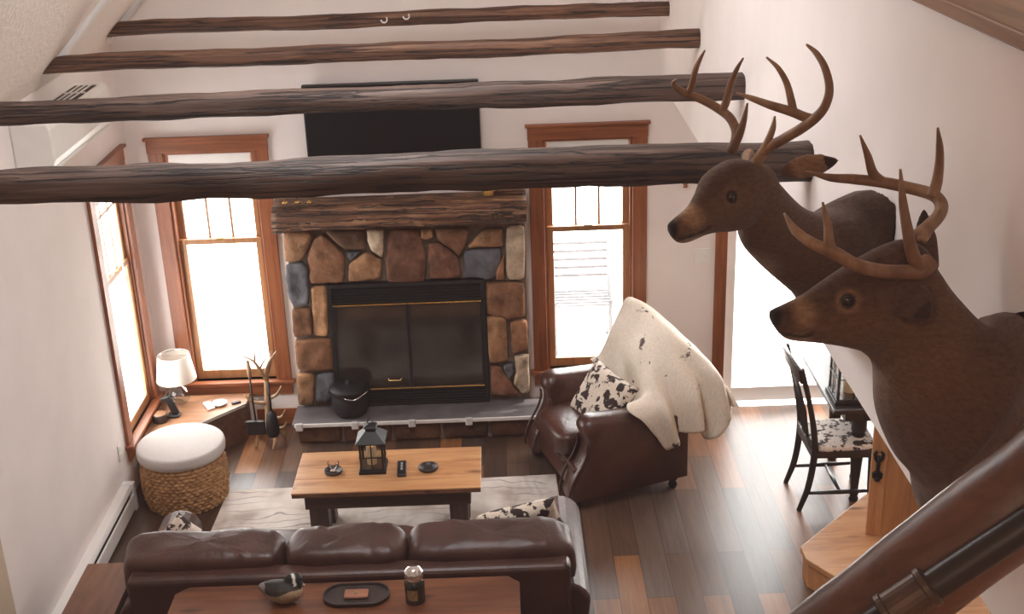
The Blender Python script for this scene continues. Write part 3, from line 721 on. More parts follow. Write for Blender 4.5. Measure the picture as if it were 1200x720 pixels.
# ------------------------------------------------------------------ woven ottoman
oc = V((.40, -1.10, 0))
ot = thing('woven_ottoman', 'round woven seagrass ottoman with a cream cushion lid', 'ottoman', oc)
def weave_r(z): return .268+.018*math.sin(PI*z/.36)
rs = []
for j in range(61):
    z = .36*j/60; row = j//4
    rs.append([oc+V(((weave_r(z)+.010*abs(math.sin(j*PI/4))+.006*math.sin(a*40+row*PI)+.008*noise.noise(V((math.cos(a)*9, math.sin(a)*9, row*1.7))))*math.cos(a), (weave_r(z)+.010*abs(math.sin(j*PI/4))+.006*math.sin(a*40+row*PI)+.008*noise.noise(V((math.cos(a)*9, math.sin(a)*9, row*1.7))))*math.sin(a), z)) for a in [2*PI*i/240 for i in range(240)]])
part('basket', MB().rings(rs), M['weave'], ot, smooth=True, label='woven seagrass basket body')
part('cushion_lid', MB().lathe([(.20, .36), (.285, .36), (.298, .368), (.301, .39), (.301, .41), (.297, .428), (.292, .434), (.284, .437), (.27, .439), (.15, .441), (.05, .441)], oc, 48), M['linen'], ot, smooth=True, label='cream padded lid')
part('lid_piping', MB().tube([oc+V((.288*math.cos(2*PI*i/48), .288*math.sin(2*PI*i/48), .362)) for i in range(48)], .005, 6, closed=True), M['linen'], ot, smooth=True)

# ------------------------------------------------------------------ antler fire-tool stand
ac_ = at(316, 520, 'z', 0)
st = thing('fire_tool_stand', 'antler fire-tool stand on the floor left of the hearth', 'fire tool stand', ac_)
b = ac_
mb = MB()
def ant(pts, r0, r1, n=8, m=None): 
    P = catmull([b+V(p) for p in pts], 6); (m or mb).tube(P, lerp_list([r0, (r0+r1)*.6, r1], len(P)), n)
ant([(0, .02, .10), (.01, .03, .25), (.02, .03, .42), (.03, .03, .56), (.06, .02, .66), (.13, 0, .76)], .026, .007)
ant([(.035, .03, .56), (.075, .03, .68), (.085, .02, .75)], .014, .005)
ant([(.03, .03, .5), (-.01, .0, .62), (-.05, -.02, .70), (-.12, -.02, .74)], .015, .005)
ant([(-.04, -.02, .685), (-.03, -.03, .73), (-.02, -.03, .79)], .009, .004)
ant([(0, -.01, .64), (.03, -.03, .69), (.06, -.03, .73)], .009, .004)
ant([(.01, .03, .36), (.09, .01, .40), (.14, -.01, .48)], .016, .005)
ant([(.0, .02, .33), (-.09, -.01, .36), (-.14, -.03, .43)], .016, .005)
part('antler_post', mb, M['antlerpale'], st, smooth=True, label='pale branching antler post')
for k, pts in enumerate((((0, 0, .14), (-.06, -.05, .10), (-.09, -.08, .01)), ((0, 0, .14), (.06, -.08, .08), (.05, -.12, .012)), ((0, .0, .14), (.10, .02, .09), (.11, .04, .012)), ((0, .02, .14), (-.05, .08, .08), (-.08, .10, .012)))):
    mb = MB(); ant(pts, .019, .010); part('antler_foot', mb, M['antlerpale'], st, smooth=True)
for k, pts in enumerate((((.02, .02, .2), (.11, .0, .22), (.15, -.02, .29)), ((.02, .02, .12), (.11, .0, .13), (.15, -.01, .18)))):
    mb = MB(); ant(pts, .014, .004); part('antler_tine', mb, M['antlerpale'], st, smooth=True)
# tools hanging from it
t = thing('fire_shovel', 'black fire shovel hanging on the antler stand', 'fire shovel', b+V((-.07, -.05, .16)))
part('handle', MB().tube([b+V((-.085, -.02, .62)), b+V((-.08, -.045, .40)), b+V((-.07, -.06, .22))], .007, 8), M['black'], t, smooth=True)
part('grip', MB().tube([b+V((-.09, -.015, .70)), b+V((-.085, -.02, .62)), b+V((-.083, -.025, .56))], [.013, .018, .012], 10), M['antlerpale'], t, smooth=True, label='antler grip')
part('blade', MB().box(b+V((-.14, -.09, .12)), b+V((.0, -.065, .235)), Matrix.Rotation(-.1, 3, 'X')), M['black'], t, bevel=.01)
part('rim', MB().box(b+V((-.145, -.10, .230)), b+V((.0, -.094, .236))), M['pipe'], t)
t = thing('hearth_brush', 'black-bristled hearth brush hanging on the antler stand', 'brush', b+V((.05, -.06, .12)))
part('handle', MB().tube([b+V((.045, -.02, .52)), b+V((.05, -.045, .30))], .008, 8), M['black'], t, smooth=True)
part('bristles', MB().lathe([(.012, .30), (.035, .28), (.048, .2), (.05, .12), (.04, .10)], b+V((.05, -.06, 0)), 18), M['iron'], t, smooth=True)

# ------------------------------------------------------------------ rug, coffee table
single('area_rug', MB().prism([(.67, -1.05), (2.99, -.985), (3.02, -2.24), (.64, -2.24)], .0005, .012), M['rug'], 'cream distressed area rug under the coffee table', 'rug', loc=(1.7, -1.8, 0), bevel=.004)
TZ = .45; tx0, tx1, ty0, ty1 = 1.28, 2.48, -1.895, -1.35
ct = thing('coffee_table', 'knotty pine coffee table with dark legs in the middle of the rug', 'coffee table', ((tx0+tx1)/2, (ty0+ty1)/2, 0.012))
mb = MB()
for i in range(3):
    w = (ty1-ty0)/3; mb.box((tx0, ty0+w*i+.0006, TZ-.010), (tx1, ty0+w*(i+1)-.0006, TZ))
part('tabletop', mb, M['pine'], ct, bevel=.003, label='golden knotty pine boards')
part('edge_band', MB().box((tx0+.002, ty0+.002, TZ-.038), (tx1-.002, ty1-.002, TZ-.010)), M['endwood'], ct, bevel=.004, label='dark brown underside edge')
part('apron', MB().box((tx0+.07, ty0+.06, TZ-.155), (tx1-.07, ty0+.10, TZ-.038)).box((tx0+.07, ty1-.1, TZ-.155), (tx1-.07, ty1-.06, TZ-.038)).box((tx0+.07, ty0+.1, TZ-.155), (tx0+.11, ty1-.1, TZ-.038)).box((tx1-.11, ty0+.1, TZ-.155), (tx1-.07, ty1-.1, TZ-.038)), M['darkwood'], ct, bevel=.004)
for sx in (tx0+.09, tx1-.21):
    for sy in (ty0+.075, ty1-.195):
        part('leg', MB().box((sx, sy, .012), (sx+.12, sy+.12, TZ-.05)), M['darkwoodz'], ct, bevel=.006)
def lantern(c, label, hw, h, world_candle=True, rot=0, cw=.035, ch=.13, cat='lantern', metal='black'):
    """square lantern with hipped roof, glass panes and a pillar candle"""
    t = thing('candle_lantern', label, cat, c, rotz=rot)
    part('base', MB().box((-hw, -hw, 0), (hw, hw, .022)).box((-hw*.92, -hw*.92, .022), (hw*.92, hw*.92, .034)), M[metal], t, world=False, bevel=.003)
    q = hw*.88; e = hw*.14
    for sx in (-1, 1):
        for sy in (-1, 1):
            part('corner_post', MB().box((sx*q-e/2*(1+sx), sy*q-e/2*(1+sy), .03), (sx*q+e/2*(1-sx), sy*q+e/2*(1-sy), h*.62)), M[metal], t, world=False)
    part('top_frame', MB().box((-hw*.92, -hw*.92, h*.60), (hw*.92, hw*.92, h*.635)), M[metal], t, world=False, bevel=.002)
    gm = MB()
    for s in (-1, 1):
        gm.box((-.004, s*q-.003, .03), (.004, s*q+.003, h*.61)).box((-q, s*q-.003, h*.33), (q, s*q+.003, h*.33+.007))
        gm.box((s*q-.003, -.004, .03), (s*q+.003, .004, h*.61)).box((s*q-.003, -q, h*.33), (s*q+.003, q, h*.33+.007))
    part('glazing_bars', gm, M[metal], t, world=False)
    pm = MB()
    for s in (-1, 1): pm.box((-q, s*(q-.006)-.0008, .03), (q, s*(q-.006)+.0008, h*.6)).box((s*(q-.006)-.0008, -q+.01, .03), (s*(q-.006)+.0008, q-.01, h*.6))
    part('pane', pm, M['clear'], t, world=False)
    sq = lambda a, z: [V((-a, -a, z)), V((a, -a, z)), V((a, a, z)), V((-a, a, z))]
    part('roof', MB().rings([sq(hw*1.08, h*.632), sq(hw*1.08, h*.645), sq(hw*.42, h*.82), sq(hw*.36, h*.83), sq(hw*.36, h*.885), sq(hw*.5, h*.89), sq(hw*.42, h*.92), sq(hw*.12, h*.95)]), M[metal], t, world=False)
    part('ring', MB().tube([V((.018*math.cos(a), 0, h*.95+.014+.016*math.sin(a))) for a in [2*PI*i/16 for i in range(16)]], .003, 6, closed=True), M[metal], t, world=False, smooth=True)
    part('latch', MB().box((hw*.92, -.006, h*.28), (hw*1.0, .006, h*.36)), M[metal], t, world=False)
    return t
def pillar(c, r, h, label, lit=True):
    t = thing('pillar_candle', label, 'candle', c)
    part('wax', MB().lathe([(r, 0), (r, h*.93), (r*.93, h), (r*.6, h*.95), (r*.2, h*.94)], c, 24), M['candle'], t, smooth=True)
    if lit: part('flame', MB().lathe([(.002, h*.94), (r*.3, h*.99), (r*.22, h*1.06), (.001, h*1.16)], c, 12), M['candletop'], t, smooth=True)
    else: part('wick', MB().tube([V(c)+V((0, 0, h*.94)), V(c)+V((.002, 0, h*1.06))], .002, 6), M['black'], t)
lc1 = at(438, 549, 'z', TZ)
lantern(lc1, 'black metal lantern with hipped roof standing on the coffee table', .088, .345)
pillar(lc1+V((-.008, .01, .035)), .032, .128, 'ivory pillar candle glowing inside the coffee table lantern')
c = at(391, 554, 'z', TZ)
t = thing('ring_dish', 'small black oval dish with a silvery antler figurine on the coffee table', 'dish', c)
part('dish', MB().lathe([(.045, 0), (.058, .006), (.06, .022), (.054, .022), (.050, .01), (.01, .008)], c, 28), M['traywood'], t, smooth=True)
fg = MB()
for s in (-1, 1):
    fg.tube(catmull([c+V((0, .0, .012)), c+V((s*.02, .01, .03)), c+V((s*.035, .015, .06)), c+V((s*.028, .012, .085))], 5), lerp_list([.008, .003], 16), 8)
    fg.tube([c+V((s*.03, .012, .045)), c+V((s*.012, .0, .07))], [.005, .002], 6)
fg.ball(c+V((0, -.008, .016)), (.022, .016, .012), 12, 8)
part('figurine', fg, M['pewter'], t, smooth=True, label='small silvery antler figurine')
c = at(471, 551, 'z', TZ)
t = thing('remote_control', 'small black remote control right of the coffee table lantern', 'remote control', c, rotz=.06)
part('body', MB().box((-.031, -.098, 0), (.031, .098, .019)), M['black'], t, world=False, bevel=.009, seg=3)
for i in range(4): part('button', MB().box((-.007, -.03+.026*i, .0185), (.007, -.017+.026*i, .0215)), M['pad'], t, world=False, bevel=.002)
c = at(502, 550, 'z', TZ)
single('coaster_dish', MB().lathe([(.05, 0), (.062, .004), (.064, .022), (.058, .022), (.055, .008), (.01, .006)], c, 32), M['traywood'], 'shallow round dark dish at the right end of the coffee table', 'dish', loc=c, smooth=True)

# ------------------------------------------------------------------ sofa
sx0, sx1 = .68, 3.02; sb0, sb1 = -3.30, -3.17; sf = -2.30
so = thing('leather_sofa', 'long dark brown leather sofa seen from behind, facing the fireplace', 'sofa', (1.85, -2.85, 0))
LS = M['sofaleather']
part('base', MB().box((sx0+.03, sb0+.03, .06), (sx1-.03, sf-.02, .30)), LS, so, bevel=.03, seg=3)
part('back_frame', MB().box((sx0-.02, sb0, .10), (sx1-.05, sb1, .775)), LS, so, bevel=.035, seg=4)
def arm(x0, x1):
    cx, r = (x0+x1)/2, (x1-x0)/2
    pr = [(x0+.02, .06), (x0+.012, .40)]+[(cx-r*math.cos(a), .505+r*.9*math.sin(a)) for a in [PI*i/10 for i in range(11)]]+[(x1-.012, .40), (x1-.02, .06)]
    m = MB(); rs = []
    for y, s in ((sb0+.05, .93), (sb0+.075, 1), (sf-.03, 1), (sf, .93)):
        rs.append([V((cx+(x-cx)*s, y, .06+(z-.06)*(1 if s == 1 else .98))) for x, z in pr])
    return m.rings(rs)
part('arm', arm(sx0-.10, sx0+.14), LS, so, smooth=False, bevel=.015, seg=3)
part('arm', arm(sx1-.20, sx1+.055), LS, so, bevel=.015, seg=3)
xa, xb, xc, xd = at(150, 640, 'z', .8).x, at(335, 640, 'z', .8).x, at(477, 635, 'z', .8).x, at(672, 625, 'z', .8).x
for i, (a, b_) in enumerate(((xa, xb), (xb, xc), (xc, xd))):
    hw = (b_-a)/2
    def cr(q, hw=hw, i=i):
        f = 1-.035*math.exp(-(q.x/.03)**2) if i == 1 else 1
        return V((q.x, q.y*f, q.z*f+.010*noise.noise(V((q.x*9, i*3, 0)))*(q.z > 0)))
    part('back_cushion', MB().cushion((a+hw, -3.06, .665), (hw*1.0, .15, .205), Matrix.Rotation(.12, 3, 'X'), 5.0, 30, cr, i, .016), LS, so, smooth=True)
    w = (sx1-sx0-.36)/3
    part('seat_cushion', MB().cushion((sx0+.15+w*(i+.5), -2.64, .37), (w/2, .36, .10), None, 5, 16, None, i, .01), LS, so, smooth=True)
for x in (sx0+.08, sx1-.1):
    for y in (sb0+.1, sf-.1):
        part('leg', MB().lathe([(.03, .0), (.034, .02), (.028, .04), (.036, .07)], (x, y, 0), 16), M['blackpaint'], so, smooth=True)
def pillow(name, label, c, R, hs, mat, seed, cat='pillow'):
    n = 16; m = MB()
    def f(sgn):
        def g(u, v):
            a, b2 = u*2-1, v*2-1
            th = ((1-a**4)*(1-b2**4))**.55*hs[2]
            pin = 1-.10*(1-abs(a))*(abs(b2))**2 if 0 else 1
            k = 1-.09*(1-abs(a)**1.5)*abs(b2)**3; k2 = 1-.09*(1-abs(b2)**1.5)*abs(a)**3
            return V(c)+R @ V((a*hs[0]*k2, b2*hs[1]*k, sgn*th+.006*noise.noise(V((a*3, b2*3, seed)))))
        return g
    m.grid(f(1), n, n); m.grid(f(-1), n, n)
    bm = bmesh.new(); me = bpy.data.meshes.new('t'); me.from_pydata([tuple(p) for p in m.v], [], m.f); bm.from_mesh(me)
    bmesh.ops.remove_doubles(bm, verts=bm.verts, dist=.004); bm.verts.index_update()
    o = MB(); o.v = [v.co.copy() for v in bm.verts]; o.f = [tuple(v.index for v in f_.verts) for f_ in bm.faces]; bm.free(); bpy.data.meshes.remove(me)
    return single(name, o, mat, label, cat, loc=c, smooth=True, group='cowhide pillows')
def frame(right, up):
    r = V(right).normalized(); u = V(up); u = (u-r*u.dot(r)).normalized(); n = r.cross(u)
    return Matrix((r, u, n)).transposed()
pillow('throw_pillow', 'black and white cowhide pillow peeking over the left end of the sofa', (.83, -2.80, .66), frame((.70, .15, .68), (-.66, -.2, .72)), (.16, .16, .055), M['hidepillow'], 1)
pillow('throw_pillow', 'black and white cowhide pillow peeking over the right end of the sofa', (2.73, -2.74, .68), frame((.96, -.1, .28), (-.15, -.4, .9)), (.24, .18, .06), M['hidepillow'], 2)

# ------------------------------------------------------------------ console behind the sofa
CZ = .745
a, b_ = at(213, 688, 'z', CZ), at(598, 682, 'z', CZ)
a2, b2 = at(198, 703, 'z', CZ), at(613, 694, 'z', CZ)
cy1 = -3.325; cy0 = -3.74
cs = thing('console_table', 'brown pine console table with clipped corners behind the sofa', 'console table', (1.8, -3.53, 0))
cxl, cxr = .935, 2.70
part('tabletop', MB().prism([(cxl, cy0+.06), (cxl+.06, cy0), (cxr-.06, cy0), (cxr, cy0+.06), (cxr, cy1-.06), (cxr-.06, cy1), (cxl+.06, cy1), (cxl, cy1-.06)], CZ-.03, CZ), M['console'], cs, bevel=.004)
part('apron', MB().box((cxl+.08, cy0+.05, CZ-.12), (cxr-.08, cy1-.05, CZ-.03)), M['endwood'], cs)
for x in (cxl+.07, cxr-.12):
    for y in (cy0+.04, cy1-.09): part('leg', MB().box((x, y, 0), (x+.05, y+.05, CZ-.03)), M['endwood'], cs, bevel=.004)
# duck decoy
dc = at(333, 704, 'z', CZ); 
mb = MB()
def egg(c, rs_, pts): pass
body = []
for t, r, zz, yy in ((0, .004, .075, .02), (.06, .02, .075, .018), (.15, .035, .07, .014), (.3, .058, .062, .005), (.5, .068, .06, -.004), (.7, .064, .06, -.008), (.85, .048, .06, -.010), (.95, .028, .058, -.01), (1, .006, .056, -.01)):
    x = -.13+.235*t
    body.append([dc+V((x, yy+r*1.02*math.cos(q), max(.002, zz+r*(.82 if math.sin(q) > 0 else .92)*math.sin(q)))) for q in [2*PI*i/20 for i in range(20)]])
mb.rings(body)
hd = dc+V((.058, .012, .112))
mb.ball(hd, (.047, .036, .038), 16, 12); mb.ball(dc+V((.05, .006, .09)), (.047, .04, .04), 14, 10)
mb.tube([hd+V((.02, -.01, -.008)), hd+V((.045, -.02, -.018)), hd+V((.06, -.03, -.022))], [.018, .012, .007], 10)
dk = remeshed(mb, .006, 3)
def dcol(p, i):
    q = p-dc
    if q.x > .085 and q.z > .085 and (p-hd).length > .055: return (.20, .17, .13)
    if abs((q-V((.066, -.022, .122))).x+.35*((q-V((.066, -.022, .122))).y)) < .007 and q.y < .01 and q.z > .1: return (.75, .72, .66)
    if (p-hd).length < .056 or q.z > .098: return (.018, .018, .016)
    if q.x < -.085: return (.22, .18, .17)
    if q.z > .075+.012*math.sin(q.x*30): return (.035, .026, .02)
    return (.36, .26, .16)
single('duck_decoy', dk, M['feather'], 'painted wooden duck decoy on the console behind the sofa', 'duck decoy', loc=dc, smooth=True, col=dcol)
# oval tray
tc = at(418, 700, 'z', CZ)
def oval(hx, hy_, z, n=40): return [tc+V((math.copysign(hx-hy_, math.cos(t_))*(abs(math.cos(t_)) > 1e-6)+hy_*math.cos(t_), hy_*math.sin(t_), z)) for t_ in [2*PI*(i+.5)/n for i in range(n)]]
single('oval_tray', MB().rings([oval(.16, .085, 0), oval(.168, .093, .008), oval(.17, .095, .024), oval(.162, .087, .024), oval(.158, .083, .009), oval(.08, .02, .008)]), M['traywood'], 'black oval tray on the console table', 'tray', loc=tc, smooth=False, bevel=.002)
wc = tc+V((.0, 0, .0085))
t = thing('leather_wallet', 'small tan rounded leather piece lying in the oval tray', 'wallet', wc)
part('body', MB().box(wc+V((-.062, -.036, 0)), wc+V((.062, .036, .018))), M['clay'], t, bevel=.014, seg=3)
part('emblem', MB().lathe([(.014, .0176), (.014, .019), (.008, .0192)], wc, 18), M['labelgold'], t, smooth=True)
# jar candle
jc = at(487, 704, 'z', CZ)
t = thing('candle_jar', 'dark jar candle with a clear glass stopper on the console table', 'candle jar', jc)
part('jar', MB().lathe([(.044, 0), (.05, .006), (.051, .10), (.047, .118), (.040, .126)], jc, 30), M['jarfill'], t, smooth=True)
part('neck', MB().lathe([(.040, .126), (.043, .132), (.043, .142), (.04, .146)], jc, 28), M['chrome'], t, smooth=True)
part('stopper', MB().lathe([(.046, .146), (.048, .15), (.048, .17), (.046, .175), (.042, .177), (.036, .19), (.02, .197)], jc, 28), M['chrome'], t, smooth=True, label='clear domed glass stopper')
lb = MB().rings([[jc+V((.0515*math.cos(a_), .0515*math.sin(a_), z)) for a_ in [-PI/2-.75+1.1*i/10 for i in range(11)]] for z in (.03, .09)], False)
lb.f = [f for f in lb.f if abs(f[0]-f[1]) == 1]
part('paper_label', lb, M['labelgold'], t)

# end table at the left of the sofa
et = thing('end_table', 'brown wooden end table between the baseboard heater and the sofa', 'end table', (.44, -3.1, 0))
ex0, ex1, ey0, ey1 = .275, .56, -3.42, -2.765
part('tabletop', MB().box((ex0, ey0, .525), (ex1, ey1, .55)), M['endwood'], et, bevel=.004)
part('apron', MB().box((ex0+.03, ey0+.03, .44), (ex1-.03, ey1-.03, .525)), M['endwood'], et)
for x in (ex0+.025, ex1-.075):
    for y in (ey0+.025, ey1-.075): part('leg', MB().box((x, y, 0), (x+.05, y+.05, .525)), M['endwood'], et, bevel=.004)

# ------------------------------------------------------------------ armchair (local: +x = forward, +y = its own left, which is the far side)
AF = V((-.955, -.297, 0)); ACEN = V((3.36, -.93, 0)); ANG = math.atan2(AF.y, AF.x)
ar = thing('leather_armchair', 'brown leather club armchair with rolled arms and a hide thrown over it', 'armchair', ACEN, rotz=ANG)
AR = Matrix.Rotation(ANG, 3, 'Z')
def aw(x, y, z): return ACEN+AR @ V((x, y, z))
LA = M['leather']
HWD, DF, DBK = .44, .44, -.40
part('base', MB().box((DBK+.02, -HWD+.03, .10), (DF-.03, HWD-.03, .30)), LA, ar, world=False, bevel=.02, seg=3)
part('seat_cushion', MB().cushion((.10, 0, .385), (.36, .265, .10), None, 5, 18, None, 5, .012), LA, ar, world=False, smooth=True)
part('front_rail_piping', MB().tube([(DF-.028, -HWD+.2, .27), (DF-.022, 0, .275), (DF-.028, HWD-.2, .27)], .008, 8), M['piping'], ar, world=False, smooth=True)
sil = [(DBK, .115), (DBK, .60), (DBK+.1, .635), (.16, .655), (.26, .665), (.325, .65), (.355, .605), (.345, .55), (.325, .50), (.325, .43), (.35, .36), (.395, .28), (.435, .2), (.455, .12), (.45, .075)]
silc = [(sil[0][0], sil[0][1])]+[(p.x, p.y) for p in catmull([V((x, z, 0)) for x, z in sil[1:]], 3)]
for s in (-1, 1):
    y0, y1 = s*(HWD+.03), s*(HWD-.165)
    am = MB(); rs = []
    n = 7
    for k in range(n):
        t = k/(n-1); e = math.sin(PI*t)**.35 if 0 < t < 1 else 0
        rs.append([V((x-(1-e)*.03*(x > .1), y0+(y1-y0)*t, z-(1-e)*.05*sstep(.45, .66, z))) for x, z in silc])
    am.rings(rs)
    part('arm', am, LA, ar, world=False, smooth=True)
    part('arm_piping', MB().tube([V((x+.006, y0*.985, z)) for x, z in silc[22:]], .009, 8), M['piping'], ar, world=False, smooth=True)
    part('arm_piping', MB().tube([V((x+.006, y1*1.01, z)) for x, z in silc[22:]], .009, 8), M['piping'], ar, world=False, smooth=True)
Rb = Matrix.Rotation(-.20, 3, 'Y')
part('backrest', MB().cushion((-.355, 0, .575), (.11, .33, .42), Rb, 4, 22, None, 8, .012), LA, ar, world=False, smooth=True)
for x in (DBK+.07, DF-.06):
    for y in (-HWD+.05, HWD-.05):
        part('leg', MB().lathe([(.018, 0), (.03, .01), (.034, .03), (.022, .055), (.036, .075), (.03, .118)], (x, y, 0), 18), M['blackpaint'], ar, world=False, smooth=True)
pillow('throw_pillow', 'black and white cowhide pillow on the leather armchair', aw(.05, .05, .60), AR @ frame((.25, -.93, .12), (-.55, .02, .80)), (.245, .205, .07), M['hidepillow'], 3)

# hide thrown over the armchair: control lattice in chair space (rows run from the seat up, over the back and down behind)
HL = [
 [(-.05,-.44,.675), (-.12,-.30,.52), (-.13,-.1,.51), (-.12,.12,.51), (-.05,.28,.60), (.0,.37,.69), (-.02,.485,.64), (-.16,.495,.42)],
 [(-.12,-.44,.70), (-.17,-.30,.68), (-.18,-.1,.67), (-.18,.12,.66), (-.14,.28,.68), (-.12,.38,.71), (-.14,.495,.64), (-.24,.505,.40)],
 [(-.18,-.41,.85), (-.21,-.30,.88), (-.22,-.1,.87), (-.22,.12,.86), (-.22,.28,.84), (-.24,.41,.77), (-.27,.50,.66), (-.33,.52,.47)],
 [(-.25,-.38,1.03), (-.28,-.28,1.04), (-.30,-.1,1.01), (-.30,.12,.97), (-.31,.27,.92), (-.36,.40,.85), (-.41,.51,.72), (-.43,.55,.50)],
 [(-.30,-.37,1.14), (-.35,-.28,1.13), (-.39,-.1,1.09), (-.41,.12,1.05), (-.43,.27,1.01), (-.48,.40,.94), (-.52,.51,.83), (-.53,.58,.48)],
 [(-.38,-.36,1.10), (-.47,-.28,1.05), (-.52,-.1,1.01), (-.55,.12,.97), (-.57,.27,.94), (-.60,.40,.89), (-.63,.50,.80), (-.67,.57,.66)],
 [(-.43,-.35,.92), (-.56,-.28,.88), (-.60,-.1,.86), (-.63,.12,.84), (-.64,.27,.81), (-.66,.40,.77), (-.68,.49,.72), (-.70,.55,.62)],
]
def hide_fn(u, v):
    R_, C_ = len(HL)-1, len(HL[0])-1
    def cr1(P, t):
        n = len(P)-1; x = t*n; k = min(int(x), n-1); f = x-k
        p = [V(P[max(0, min(n, k+q))]) for q in (-1, 0, 1, 2)]
        return .5*((2*p[1])+(p[2]-p[0])*f+(2*p[0]-5*p[1]+4*p[2]-p[3])*f*f+(3*p[1]-p[0]-3*p[2]+p[3])*f**3)
    p = cr1([cr1(row, u) for row in HL], v)
    w = sstep(.42, .85, u)*sstep(.12, .32, v)
    p.y += w*.062*math.sin(v*25+u*2)
    p.x += w*.012*math.sin(v*22)
    p += V((.010*noise.noise(p*5+V((3, 0, 0))), 0, .008*noise.noise(p*6)))
    if u > .85: p.z += (u-.85)/.15*(.09*noise.noise(V((v*8, 1.5, 0))))
    if v < .12: p.x += (.12-v)*8*.05*noise.noise(V((u*7, 4, 0)))
    return p
hm = MB().grid(hide_fn, 60, 60)
ho = single('cowhide_throw', hm, M['hide'], 'pale speckled cowhide draped over the back and arm of the armchair', 'hide throw', loc=(0, 0, 0), smooth=True)
ho.location = ACEN; ho.rotation_euler = (0, 0, ANG)
sd = ho.modifiers.new('solid', 'SOLIDIFY'); sd.thickness = .007; sd.offset = 1

# ------------------------------------------------------------------ dining corner
dt = thing('dining_table', 'dark dining table in the area right of the armchair', 'dining table', (5.2, -1.2, 0))
DZ = .755
dx0, dx1, dy0, dy1 = 4.76, 5.9, -1.62, -.75
part('tabletop', MB().box((dx0, dy0, DZ-.03), (dx1, dy1, DZ)), M['blackpaint'], dt, bevel=.006)
part('apron', MB().box((dx0+.1, dy0+.08, DZ-.12), (dx1-.1, dy1-.08, DZ-.03)), M['blackpaint'], dt)
lg = [(.028, 0), (.034, .012), (.024, .03), (.034, .06), (.026, .09), (.036, .25), (.046, .42), (.05, .47), (.036, .49), (.05, .50), (.036, .52), (.05, .53), (.05, DZ-.03)]
for x in (dx0+.22, dx1-.12):
    for y in (dy0+.16, dy1-.14): part('leg', MB().lathe(lg, (x, y, 0), 18), M['blackpaint'], dt, smooth=True)
ll = at(988, 478, 'z', DZ)
lc2 = V((4.91, -1.42, DZ))
lantern(lc2, 'tall dark glass lantern on the dining table', .125, .52, rot=.0, cat='lantern', metal='blackpaint')
pillar(lc2+V((.01, .02, .035)), .045, .16, 'white pillar candle inside the lantern on the dining table', False)
# dining chair, facing +x (local +x forward)
ch = thing('dining_chair', 'black wooden dining chair with spotted hide seat at the dining table', 'chair', (4.85, -1.385, 0), rotz=.02)
BP = M['blackpaint']
for s in (-1, 1):
    pts = catmull([(-.27, s*.185, 0), (-.215, s*.185, .18), (-.19, s*.19, .42), (-.205, s*.195, .60), (-.25, s*.20, .82), (-.31, s*.20, 1.05)], 5)
    part('back_post', MB().tube(pts, lerp_list([.017, .022, .024, .022, .019, .02], len(pts)), 10, squash=.8), BP, ch, world=False, smooth=True)
    part('front_leg', MB().lathe([(.018, 0), (.024, .02), (.018, .05), (.024, .2), (.03, .38), (.03, .43)], (.20, s*.19, 0), 14), BP, ch, world=False, smooth=True)
    part('stretcher', MB().tube([(-.235, s*.185, .13), (0, s*.188, .13), (.2, s*.19, .13)], [.010, .016, .010], 8), BP, ch, world=False, smooth=True)
part('crest_rail', MB().rings([[V((-.30+.03*(1-(2*k/10-1)**2)*-1+dx, -.225+.45*k/10, .95+.035*math.cos((k/10-.5)*PI)+dz)) for dx, dz in ((-.016, 0), (.012, 0), (-.008, .10), (-.036, .10))] for k in range(11)]), BP, ch, world=False, bevel=.006)
for s in (-1, 0, 1): part('splat', MB().tube([(-.20, s*.05, .46), (-.235, s*.07, .68), (-.30, s*.045, .92)], .011, 8), BP, ch, world=False, smooth=True)
part('lower_rail', MB().tube([(-.20, -.19, .47), (-.205, 0, .475), (-.20, .19, .47)], .014, 8), BP, ch, world=False, smooth=True)
part('seat_frame', MB().prism([(-.21, -.2), (.225, -.225), (.225, .225), (-.21, .2)], .395, .445), BP, ch, world=False, bevel=.006)
part('seat', MB().cushion((.01, 0, .452), (.215, .205, .036), None, 5, 14, None, 3, .004), M['hideseat'], ch, world=False, smooth=True, label='spotted hide seat pad')
part('cross_stretcher', MB().tube([(.0, -.188, .13), (0, 0, .13), (0, .188, .13)], [.010, .015, .010], 8), BP, ch, world=False, smooth=True)

# ------------------------------------------------------------------ pine stair foot and newel
SZ = .20
q = [at(u, v, 'z', SZ) for u, v in ((938, 641), (1019, 576), (1110, 600), (1075, 735), (944, 655))]
stp = thing('stair_step', 'pale pine bottom stair step below the log rail', 'step', ((q[0]+q[2])/2).to_2d().to_3d())
part('tread', MB().prism([(p.x, p.y) for p in q], SZ-.035, SZ), M['pine'], stp, bevel=.005)
ce = sum(q, V())/5
part('riser', MB().prism([((p.x-ce.x)*.95+ce.x, (p.y-ce.y)*.95+ce.y) for p in q], 0, SZ-.035), M['pinez'], stp)
n0 = at(1014, 627, 'z', SZ); n1 = at(1030, 620, 'z', SZ); 
e1 = (n1-n0); e1 = e1.normalized()*.085
e2 = V((.80, .24, 0)).normalized()*.30
e1 = V((.085, -.03, 0)); 
nw = thing('newel_panel', 'knotty pine newel panel with a black iron ornament by the stair', 'newel', n0)
nz1 = 1.02
part('post', MB().extr([n0, n0+e1, n0+e1+V((.03, .10, 0)), n0+V((.03, .10, 0))], (0, 0, nz1)), M['pinez'], nw, bevel=.006)
part('side_panel', MB().extr([n0+e1+V((.004, .02, 0)), n0+e1+e2, n0+e1+e2+V((-.02, .05, 0)), n0+e1+V((.01, .08, 0))], (0, 0, nz1)), M['pinez'], nw, bevel=.006)
ip = at(1025, 548, 'y', n0.y-.03)
dv = e1.normalized(); fn = V((dv.y, -dv.x, 0))
im = MB()
base = n0+e1*.45+fn*.006; base.z = ip.z
def io(a, z): return base+dv*a+V((0, 0, z))
